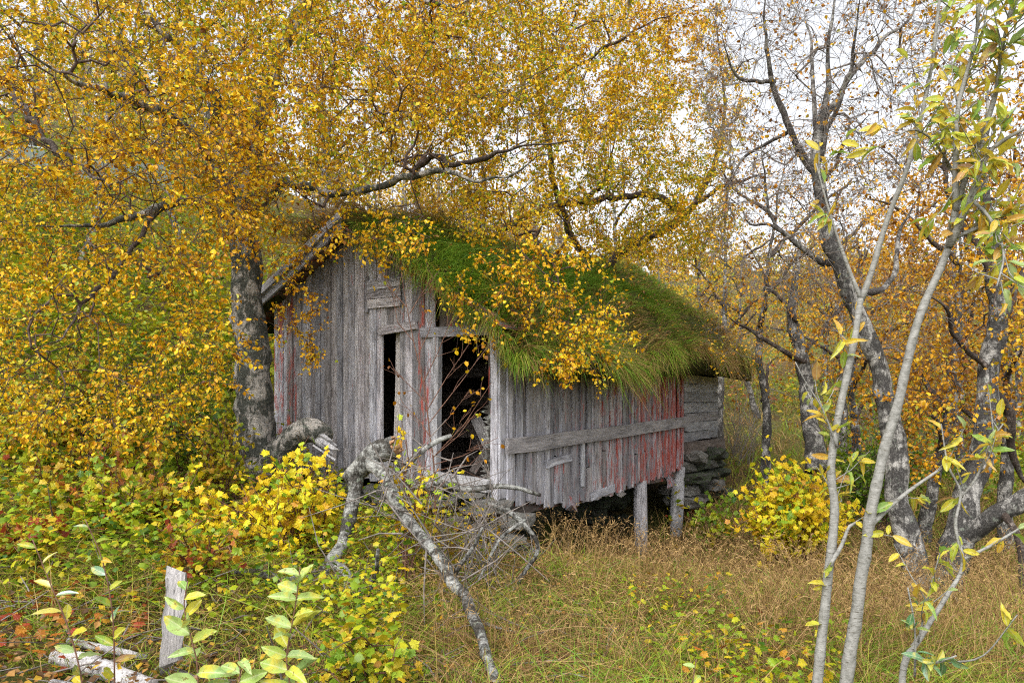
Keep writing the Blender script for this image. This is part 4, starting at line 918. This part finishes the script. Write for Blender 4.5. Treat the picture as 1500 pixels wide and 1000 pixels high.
st = stems(w2, base, 'stem', [([base] + PP((2.8, 3.0), (1322, 990), (1350, 930), (1382, 880), (1410, 830), (1400, 770), (1408, 720), (1390, 680), (1380, 620)), .017, .002),
    (PP((2.9, 2.9), (1408, 820), (1450, 800), (1500, 770)), .008, .004), (PP((2.95, 2.9), (1405, 730), (1430, 700), (1450, 650), (1470, 620)), .006, .003),
    (PP((2.8, 2.7), (1345, 940), (1360, 870), (1380, 800)), .004, .002), (PP((2.8, 2.6), (1390, 970), (1440, 960), (1490, 900)), .004, .002),
    (PP((2.75, 2.6), (1340, 960), (1370, 970), (1400, 960)), .007, .003), (PP((2.75, 2.7), (1340, 990), (1340, 920), (1330, 860)), .005, .003)], M['willow_bark'])
for i, nn in ((0, 10), (1, 6), (2, 14), (3, 5), (4, 4)): leaf_along(w2, base, st[i], LW, nn, .085, .55, 1, .5)
leafy_twigs(w2, base, st[3], LW, 5, 3, .075); leafy_twigs(w2, base, st[2], LW, 6, 3, .075); leaf_along(w2, base, st[5], LT, 15, .078, .3, 1, .2); leaf_along(w2, base, st[6], LT, 8, .075, .3, 1, .2)

# ------------------------------------------------------------------ leafy bushes
def bush(name, label, cat, base, tips, n_leaf, size, T, lm, lm1, stem_m, r=.009, singles=300, tint=(.5, .22), group=None, nface=(0, -.6, .6)):
    base = np.asarray(base, float); root = empty(name, base); tag(root, label, cat, group); ch = []; pos = []; drs = []
    for tp in tips:
        b = base + np.array((R.uniform(-.12, .12), R.uniform(-.12, .12), -.05)); mid = b * .5 + tp * .5 + np.array((R.uniform(-.1, .1), R.uniform(-.1, .1), .12))
        t = np.linspace(0, 1, 7)[:, None]; pth = (1 - t) ** 2 * b + 2 * t * (1 - t) * mid + t * t * tp; pth += G.normal(0, .012, pth.shape)
        ch.append((pth, np.linspace(r, r * .25, 7)))
        for k in range(4):
            q = R.randint(2, 5); s0 = pth[q]; e = s0 + unit(G.normal(0, .7, 3) + (tp - b) * .8) * R.uniform(.15, .4) * np.linalg.norm(tp - b)
            ch.append((np.stack([s0, (s0 + e) / 2 + G.normal(0, .015, 3), e]), np.array((r * .4, r * .3, r * .15))))
            pos.append(s0 + (e - s0) * G.uniform(.2, 1.05, (n_leaf, 1)))
        pos.append(pth[2] + (tp - pth[2]) * G.uniform(.1, 1.05, (n_leaf, 1)))
    a = Acc(); tubes_batch(a, ch, 5); o = link('stems', a.mesh('stems'), stem_m, root, base); tag(o, kind='stuff')
    pos = np.concatenate(pos); n = len(pos); dr = unit(G.normal(0, .8, (n, 3)) + np.array((0, 0, -.25))); pos = pos + dr * size * .5
    nm = unit(G.normal(0, .62, (n, 3)) + np.array(nface)); sz = size * G.uniform(.55, 1.25, n)
    dist = np.linalg.norm(pos, axis=1) / sz; one = np.zeros(n, bool)
    if singles: one[np.argsort(dist)[:singles]] = True
    me = small_leaf_mesh('leaf', T, lm1)
    for i in np.nonzero(one)[0]: put_leaf(me, root, base, pos[i], dr[i], nm[i], sz[i])
    if (~one).any():
        la = Acc(); leaves(la, T, pos[~one], dr[~one], nm[~one], sz[~one], np.clip(G.normal(*tint, (~one).sum()) + vnoise(pos[~one], 1.6) * .6, 0, 1)); tag(link('foliage', la.mesh('foliage', smooth=False), lm, root, base), kind='stuff')
    return root
def tips_in(cx, cy, rx, ry, d0, d1, n): return list(blob(cx, cy, rx, ry, d0, d1, n))
CU = dict(T=LEAF_L, lm=M['currant'], lm1=M['currant1'], stem_m=M['red_stem'])
def gp_(px, d): x = (px - 750) / 1000 * d; return np.array((x, d, gzs(x, d)))
bush('currant_bush', 'bright yellow and green currant bush in the dry grass right of the shed', 'bush', gp_(1168, 8.6), tips_in(1170, 735, 88, 62, 7.9, 9.1, 46) + tips_in(1150, 690, 40, 25, 8, 9, 10), 10, .072, **CU)
bush('currant_bush', 'yellow currant bush growing under the broken limb of the old birch', 'bush', gp_(430, 5.6), tips_in(430, 715, 75, 55, 5.0, 5.9, 26) + tips_in(350, 770, 60, 60, 5.0, 5.8, 18), 8, .056, **CU)
bush('currant_bush', 'low green-yellow currant shoots at the bottom in front of the fallen branches', 'bush', gp_(560, 3.3), tips_in(515, 955, 75, 42, 2.9, 3.5, 13), 7, .045, T=LEAF_L, lm=M['cugreen'], lm1=M['cugreen1'], stem_m=M['red_stem'])
bush('currant_bush', 'small yellow-green currant clump below the fallen trunk', 'bush', gp_(590, 5.2), tips_in(600, 690, 55, 70, 4.9, 5.4, 10), 5, .048, **CU, singles=200)
bush('currant_bush', 'orange-tinged currant bush on the slope left of the old birch', 'bush', gp_(300, 5.4), tips_in(290, 760, 50, 70, 5.0, 5.7, 14), 7, .05, **CU, singles=200)
HB = dict(T=LEAF_L, lm=M['herb'], lm1=M['currant1'], stem_m=M['red_stem'], singles=0)
for lab, px, dd, cx, cy, rx, ry, nt_, nl_, sz_, ti in (
    ('olive leafy shrub on the slope at the left edge under the hanging twigs', 40, 6.6, 50, 640, 70, 60, 20, 8, .06, (.42, .22)),
    ('orange leafy shrub on the slope between the left edge and the old birch', 190, 6.4, 190, 665, 70, 55, 20, 8, .055, (.25, .16)),
    ('dark green leafy shrub on the slope just left of the old birch', 285, 7.4, 285, 640, 55, 60, 18, 8, .055, (.80, .15)),
    ('rust-tinged low shrub at the left edge above the dead logs', 30, 4.6, 40, 790, 75, 60, 18, 8, .055, (.22, .2)),
    ('tall yellow-green leafy shrub half hidden under the hanging left twigs', 110, 7.4, 110, 560, 80, 70, 22, 9, .055, (.45, .14)),
    ('yellow shrub with thin stems on the slope in front of the old birch', 330, 6.8, 320, 640, 40, 55, 16, 8, .05, (.33, .12)),
    ('bright lime shrub on the slope between the hanging twigs and the trunk', 255, 8.2, 260, 540, 60, 80, 22, 9, .055, (.50, .10)),
    ('loose ochre shrub on the slope above the red ground cover', 70, 5.4, 80, 715, 60, 50, 18, 8, .05, (.30, .15)),
    ('sprawling green-yellow shrub in the middle of the left slope', 235, 5.8, 235, 715, 70, 45, 20, 8, .048, (.55, .16)),
    ('rusty shrub in the grass just above the upright grey board', 280, 4.4, 290, 800, 60, 45, 16, 7, .045, (.28, .2)),
    ('mixed green shrub in front of the orange shrub on the slope', 150, 5.2, 160, 740, 85, 50, 20, 8, .055, (.62, .22))):
    bush('leafy_shrub', lab, 'shrub', gp_(px, dd), tips_in(cx, cy, rx, ry, dd - .5, dd + .4, nt_), nl_, sz_, **HB, tint=ti)
bush('green_shrub', 'small light green shrub between the right prop and the currant bush', 'bush', gp_(1040, 10.2), tips_in(1050, 740, 40, 22, 9.8, 10.5, 10), 5, .08, T=LEAF_L, lm=M['herb'], lm1=M['currant1'], stem_m=M['red_stem'], singles=0, tint=(.7, .15))
bush('juniper_bush', 'dark green low bush behind the birch stems on the right', 'bush', gp_(1290, 9.8), tips_in(1280, 665, 70, 38, 9.4, 10.4, 26), 22, .06, T=LEAF_S, lm=M['herb'], lm1=M['currant1'], stem_m=M['twig'], singles=0, tint=(.95, .08), nface=(0, -.2, .6))
# bare brush
def brush(label, base, tips, r=.006, m=M['grey_twig'], sub=7):
    base = np.asarray(base, float); root = empty('bare_shrub', base); tag(root, label, 'shrub'); ch = []
    for tp in tips:
        b = base + np.array((R.uniform(-.3, .3), R.uniform(-.2, .2), -.05)); t = np.linspace(0, 1, 6)[:, None]
        pth = b + (tp - b) * t + np.sin(t * math.pi) * G.normal(0, .08, 3); pth += G.normal(0, .015, pth.shape); ch.append((pth, np.linspace(r, r * .3, 6)))
        for k in range(sub):
            s0 = pth[R.randint(1, 4)]; e = s0 + unit(G.normal(0, .8, 3) + unit(tp - b)) * R.uniform(.1, .45) * np.linalg.norm(tp - b)
            ch.append((np.stack([s0, (s0 + e) / 2 + G.normal(0, .02, 3), e]), np.array((r * .45, r * .35, r * .2))))
    a = Acc(); tubes_batch(a, ch, 4); tag(link('twigs', a.mesh('twigs'), m, root, base), kind='stuff'); return root
brush('purplish bare brushwood on the meadow right of the roof end', gp_(1085, 15), tips_in(1090, 560, 60, 40, 14, 16, 30))
brush('grey bare brushwood behind the slim birch', gp_(1290, 13), tips_in(1270, 600, 110, 60, 12, 14, 40))
brush('tangle of dead grey twigs beside the doorway step', gp_(690, 5.6), tips_in(700, 740, 85, 70, 5.2, 6.2, 22), .007)

# sapling in front of the doorway
base = gp_(640, 6.2)
sp = empty('birch_sapling', base); tag(sp, 'thin leaf-poor birch sapling in front of the shed doorway', 'sapling')
ss = stems(sp, base, 'stem', [([base] + PP(6.2, (636, 690), (630, 640), (622, 570), (606, 500), (596, 450), (588, 400)), .010, .003)], M['red_stem'])
ch = []; lp = []
for x0, y0, x1, y1 in ((634, 670, 700, 600), (630, 640, 690, 570), (626, 600, 690, 500), (620, 560, 660, 470), (612, 520, 640, 440), (606, 500, 575, 430), (600, 460, 640, 400), (596, 450, 560, 400), (636, 680, 730, 640), (634, 670, 720, 560), (630, 640, 590, 590), (625, 590, 580, 545), (638, 690, 700, 680), (628, 620, 720, 500)):
    a_ = P(x0, y0, 6.2); b_ = P(x1, y1, 6.2 + R.uniform(-.5, .4)); pth = np.stack([a_, a_ * .5 + b_ * .5 + G.normal(0, .03, 3) + (0, 0, -.03), b_]); ch.append((pth, np.array((.005, .004, .002))))
    for k in range(6):
        t = R.uniform(.3, 1); s0 = a_ + (b_ - a_) * t; e = s0 + unit(unit(b_ - a_) + G.normal(0, .5, 3)) * R.uniform(.08, .25); ch.append((np.stack([s0, (s0 + e) / 2 + G.normal(0, .01, 3), e]), np.array((.0025, .002, .001)))); lp.append(e)
a = Acc(); tubes_batch(a, ch, 4); tag(link('twigs', a.mesh('twigs'), M['red_stem'], sp, base), kind='stuff')
me = small_leaf_mesh('leaf', LEAF_B, M['birch_leaf1'])
for e in lp:
    if R.random() < .75: put_leaf(me, sp, base, e, unit(G.normal(0, .6, 3) + (0, 0, -.6)), unit(G.normal(0, .6, 3) + (0, -.6, .4)), R.uniform(.03, .06))

# seedlings with large oval leaves at the bottom left
def seedling(label, pts, n, size, meshes, t0=.25, cat='seedling', r=.004, droop=.0):
    base = np.array(pts[0], float); base[2] = gzs(base[0], base[1]) - .02
    root = empty('willow_seedling', base); tag(root, label, cat, 'willow seedlings')
    s = stems(root, base, 'stem', [([base] + list(pts), r, r * .5)], M['red_stem'], .03)[0]
    for i in range(n):
        k = min(len(s) - 2, int((t0 + (1 - t0) * (i + .5) / n) * (len(s) - 1))); a = i * 2.4; v = unit(np.array((math.cos(a), math.sin(a) * .6, R.uniform(.1, .6) - droop)))
        put_leaf(R.choice(meshes), root, base, s[k], v, unit(np.array((0, -.75, .7)) + G.normal(0, .3, 3)), 1.25 * size * R.uniform(.7, 1.15) * (1.1 - .35 * i / n))
    return root
seedling('willow seedling with broad pale green leaves in front of the upright grey board', PP(2.5, (290, 985), (282, 940), (270, 890), (275, 850)), 15, .095, LS)
seedling('taller broad-leaved willow seedling right of the upright grey board', PP(2.5, (425, 1010), (420, 960), (432, 890), (440, 830)), 26, .105, LS)
seedling('short broad-leaved willow seedling at the bottom edge between the other two', PP(2.45, (350, 1020), (352, 985), (350, 950)), 11, .11, LS)
seedling('lanky seedling with a green tip and yellow lower leaves nearest the left edge', PP(2.6, (120, 1000), (100, 920), (72, 850), (48, 790)), 13, .078, LT + LW, .2)
seedling('lanky dark-stemmed seedling with sparse yellow leaves behind the fallen grey logs', PP(2.7, (168, 1000), (165, 900), (150, 820), (125, 760)), 13, .078, LT + LW + LW, .1)
seedling('willow seedling with yellow-spotted leaves low in the grass at right', PP(2.9, (1010, 1050), (1015, 1000), (1020, 965)), 5, .06, LS)

# ------------------------------------------------------------------ fallen birch in front of the shed
base = gp_(480, 4.9)
fb_ = empty('fallen_birch', base); tag(fb_, 'fallen lichen-covered birch top with a snapped end propped on its branches', 'fallen tree')
stems(fb_, base, 'trunk', [(PP((5.3, 5.4), (578, 652), (562, 662), (545, 676), (528, 690), (518, 702)), .088, .07)], M['bark_lichen'], .16, 16)
stems(fb_, base, 'branch', [
    (PP((5.4, 4.75), (524, 690), (520, 730), (508, 775), (494, 815), (470, 845), (452, 870)), .056, .04),
    (PP((5.35, 3.2), (545, 680), (566, 705), (590, 755), (632, 805), (664, 852), (690, 905), (716, 950), (728, 1005)), .050, .024),
    (PP((5.4, 5.5), (560, 662), (585, 680), (606, 706), (630, 710), (652, 702)), .034, .020),
    (PP((5.4, 5.6), (590, 690), (615, 665), (640, 648), (662, 638)), .026, .018),
    (PP((4.8, 4.6), (490, 825), (510, 850), (512, 880), (505, 930)), .035, .02),
    (PP((4.75, 4.4), (470, 850), (430, 845), (408, 855), (400, 885), (350, 892)), .03, .018),
    (PP((4.75, 4.0), (452, 950), (500, 925), (532, 895), (545, 850), (555, 805)), .022, .010),
    (PP((4.3, 4.2), (660, 850), (690, 800), (705, 770)), .016, .008),
    (PP((4.2, 4.4), (690, 905), (720, 915), (760, 925)), .014, .006),
    (PP((4.6, 4.2), (560, 880), (585, 930), (600, 990)), .014, .008)], M['bark_lichen'], .14, 12)
a = Acc()
jagged(a, P(577, 653, 5.3), P(578, 652, 5.3) - P(562, 662, 5.32), .078, .01, .07)
tag(link('splinters', a.mesh('splinters', smooth=False), M['torn'], fb_, base), kind='stuff')
ch = []
for k in range(150):
    x0, y0 = R.choice([(640, 810), (600, 760), (665, 855), (690, 905), (510, 880), (480, 850), (650, 700), (560, 720), (700, 790)]); p = P(x0 + R.uniform(-20, 20), y0 + R.uniform(-25, 25), R.uniform(4.2, 5.3)); v = unit(G.normal(0, 1, 3) * (1, .6, .8)) * R.uniform(.15, .6)
    ch.append((np.stack([p, p + v * .5 + G.normal(0, .03, 3), p + v]), np.array((.006, .0045, .002)) * R.uniform(.5, 1.2)))
a = Acc(); tubes_batch(a, ch, 5); tag(link('twigs', a.mesh('twigs'), M['grey_twig'], fb_, base), kind='stuff')
a = Acc()                                                                   # splinters of the old birch's broken limb lie on the limb
jagged(a, P(470, 645, 7.5), P(490, 656, 7.4) - P(460, 636, 7.52), .105, .08, .26, 11)
tr = next(o for o in bpy.data.objects if o.name == 'birch_tree'); tag(link('splinters', a.mesh('splinters', smooth=False), M['log_grey'], tr, np.array(tr.location)), kind='stuff')
# fallen poles among the rubble
for lab, pts, r0 in (('grey bent pole lying across the rubble below the doorway', PP((5.9, 6.2), (632, 700), (680, 715), (740, 712), (790, 725)), .035),
                     ('thin dead branch arching over the rubble below the doorway', PP((5.6, 5.6), (715, 735), (760, 760), (788, 800), (760, 850), (740, 880)), .025),
                     ('dead grey stick leaning on the corner stone', PP((5.5, 5.2), (770, 760), (730, 790), (700, 850)), .016)):
    b = np.array(pts[0]); a = Acc(); sp_ = smooth_path(pts, .05, .015); tube(a, sp_ - b, np.linspace(r0, r0 * .5, len(sp_)), 9, .3)
    o = link('dead_branch', a.mesh('dead_branch'), M['bark_lichen']); o.location = tuple(b); tag(o, lab, 'dead branch')
# dead boards and logs at the bottom left
def loose_board(name, label, cat, p0, p1, wdir, wd, th, m=M['log_grey']):
    o = board(name, None, p0, p1, wdir, wd, th, m, 0, jit=.014, seg=6, ends=.05); tag(o, label, cat); return o
loose_board('old_board', 'upright grey board stub standing in the leaves at bottom left', 'board', P(248, 975, 3.1), P(262, 838, 3.15), (1, .3, 0), .085, .035)
def loose_log(label, pts, r, m=M['log_grey']):
    b = np.array(pts[0]); a = Acc(); sp_ = smooth_path(pts, .06, .01); tube(a, sp_ - b, np.linspace(r, r * .8, len(sp_)), 9, .35)
    o = link('dead_log', a.mesh('dead_log'), m); o.location = tuple(b); tag(o, label, 'log', 'fallen grey logs')
def onground(px, d, up_=.03): g_ = gp_(px, d); g_[2] += up_; return g_
loose_log('thickest grey split log lying in the leaf litter at bottom left', [onground(80, 3.12, .05), onground(150, 3.05, .05), onground(225, 2.95, .04)], .045)
loose_log('thin grey stick lying above the split log at bottom left', [onground(100, 3.3), onground(160, 3.25, .06), onground(215, 3.3)], .02)
loose_log('short weathered log end nearest the bottom edge at left', [onground(75, 2.9, .02), onground(120, 2.85, .03)], .035)
loose_log('dark lichen-covered branch lying left of the fallen birch', [onground(330, 4.5, .06), onground(375, 4.55, .10), onground(420, 4.6, .06)], .032, M['bark_lichen'])
# ------------------------------------------------------------------ stones
fo = empty('stone_footing', (CX, CY, BZ), TH); tag(fo, 'rough dry-laid stone footing carrying the low side of the shed', 'stone wall')
def sfoot(px, py, d, w_, h_, dp=None):
    p = P(px, py, d); lx, ly = W2L(p[0], p[1]); stone(fo, (lx, ly, p[2] - BZ), (w_, dp or w_ * .8, h_))
for a_ in ((758, 762, 7.1, .22, .10), (745, 790, 7.05, .24, .08), (770, 812, 7.15, .2, .08), (725, 815, 7.0, .22, .08), (700, 745, 7.15, .22, .06), (690, 722, 7.25, .30, .05), (672, 762, 7.1, .18, .06), (708, 780, 7.1, .22, .07), (650, 735, 7.2, .2, .06), (655, 714, 7.35, .26, .05), (745, 838, 7.0, .26, .06)): sfoot(*a_)
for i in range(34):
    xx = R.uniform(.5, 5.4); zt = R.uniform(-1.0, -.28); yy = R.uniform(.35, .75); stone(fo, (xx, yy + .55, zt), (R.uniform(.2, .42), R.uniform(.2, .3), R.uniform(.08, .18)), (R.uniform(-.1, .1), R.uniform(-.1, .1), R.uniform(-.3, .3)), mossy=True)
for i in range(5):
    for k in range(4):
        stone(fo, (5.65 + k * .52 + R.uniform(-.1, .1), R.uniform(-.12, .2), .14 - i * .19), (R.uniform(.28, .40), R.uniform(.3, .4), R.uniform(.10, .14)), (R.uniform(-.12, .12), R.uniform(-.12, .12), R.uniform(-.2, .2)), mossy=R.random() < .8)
for i in range(30):
    t = R.uniform(.1, 3.5); stone(fo, (R.uniform(.02, .2), t, R.uniform(-.5, .05) + .06 * t), (R.uniform(.2, .32), R.uniform(.2, .32), R.uniform(.08, .14)))
# pale sheets lying far up the left slope
for lab, px, py, d, ln in (('pale blue-grey metal sheet lying on the slope, the longer right one', 180, 246, 11.0, 1.5), ('pale blue-grey metal sheet on the slope at the left edge', 8, 217, 11.2, 1.2)):
    p = P(px, py, d); zg = gzs(p[0], p[1]); p[2] = max(p[2], zg + .08)
    o = board('metal_sheet', None, p - (ln / 2, 0, 0), p + (ln / 2, .1, -.12), (0, -.55, .8), .34, .012, M['sheet'], 0, jit=.02, seg=5); tag(o, lab, 'metal sheet', 'metal sheets on the slope')

# ------------------------------------------------------------------ ground cover and litter
def cover(name, n, samp, T, hgt, size, tint, nspread, m):
    x, y = field(n, samp); n = len(x); k = np.ones(n, bool)
    z = gz(x, y); cl = n2(x, y, 1.4); pos = np.c_[x, y, z + hgt * G.random(n) ** 1.3 * (1 + cl) + .01]
    ti = np.clip(tint(x, y, n), 0, 1); la = Acc()
    leaves(la, T, pos, unit(np.c_[G.normal(size=(n, 2)), G.normal(-.15, .25, n)]), unit(np.c_[G.normal(0, nspread, (n, 2)), np.ones(n)]), size * G.uniform(.5, 1.3, n) * np.clip(y / 6, .9, 2.2), ti)
    tag(link(name, la.mesh(name, smooth=False), m), kind='stuff')
def path_free(x, y): return ~((x / y > -.16) & (x / y < .02) & (y < 4.9))
def under(n):
    x, y = persp(n, -.95, -.02, 2.9, 16, 1); k = (n2(x, y, 1.0) > -.22) & ~((y < 3.75) & (x < -.9) & (n2(x, y, 2.1) < .25)) & path_free(x, y); return x[k], y[k]
cover('leafy_undergrowth', 30000, under, LEAF_M, .50, .040,
      lambda x, y, n: np.maximum(G.normal(.54, .2, n) + .9 * n2(x, y, .9) + .5 * n2(x, y, 3), G.uniform(.16, .42, n)), .6, M['herb'])
cover('red_ground_cover', 260, lambda n: (G.uniform(-2.75, -1.9, n), G.uniform(2.95, 3.9, n)), LEAF_L, .14, .05, lambda x, y, n: G.normal(.08, .14, n), .5, M['herb'])
cover('low_herbs', 4200, lambda n: (lambda x, y: (x[n2(x, y, 1.6) > -.02], y[n2(x, y, 1.6) > -.02]))(*persp(n, -.12, .5, 2.9, 5.4, 1)), LEAF_L, .30, .042, lambda x, y, n: G.normal(.55, .25, n), .6, M['herb'])
cover('leaf_litter', 18000, lambda n: persp(n, -.85, .75, 2.5, 11, 1), LEAF_S, .10, .042, lambda x, y, n: G.normal(.45, .28, n), .5, M['litter'])
cover('hillside_herbs', 16000, lambda n: persp(n, -.9, -.12, 8.5, 26, 1), LEAF_S, .8, .055, lambda x, y, n: G.normal(.50, .12, n) + .35 * n2(x, y, .4), .8, M['herb'])
cover('meadow_bushes', 9000, lambda n: (lambda x, y: (x[(x / y < .27) | (x / y > .46) | (y > 19)], y[(x / y < .27) | (x / y > .46) | (y > 19)]))(*persp(n, .16, .8, 11, 24, 1)), LEAF_S, .9, .06, lambda x, y, n: G.normal(.45, .2, n) + .8 * n2(x, y, .3), .8, M['herb'])
n = 700; s = G.uniform(0, 7.5, n); c = G.uniform(-.4, 1.8, n); la = Acc()
leaves(la, LEAF_B, L2W(s, c, sodtop(s, c) + G.uniform(.05, .18, n)), G.normal(size=(n, 3)), unit(G.normal(0, .4, (n, 3)) + (0, -.3, .8)), G.uniform(.03, .055, n), G.uniform(.3, 1, n))
tag(link('fallen_leaves', la.mesh('fallen_leaves', smooth=False), M['litter']), kind='stuff')
x, y = persp(420, -.85, .15, 2.7, 7, 1); z = gz(x, y) + .03; a = Acc(); k = keep_out(x, y)
v = unit(np.c_[G.normal(size=(420, 2)), G.normal(.1, .25, 420)]) * G.uniform(.1, .45, 420)[:, None]; p = np.c_[x, y, z]
tubes_batch(a, [(np.stack([p[i], p[i] + v[i] * .5 + G.normal(0, .02, 3), p[i] + v[i]]), np.array((.005, .004, .002)) * G.uniform(.5, 1.4)) for i in range(420) if k[i]], 4)
tag(link('twig_litter', a.mesh('twig_litter'), M['grey_twig']), kind='stuff')
bpy.context.view_layer.update()
print('TRIS', sum(len(o.data.loops) - 2 * len(o.data.polygons) for o in S.objects if o.type == 'MESH'), 'OBJ', len(S.objects))
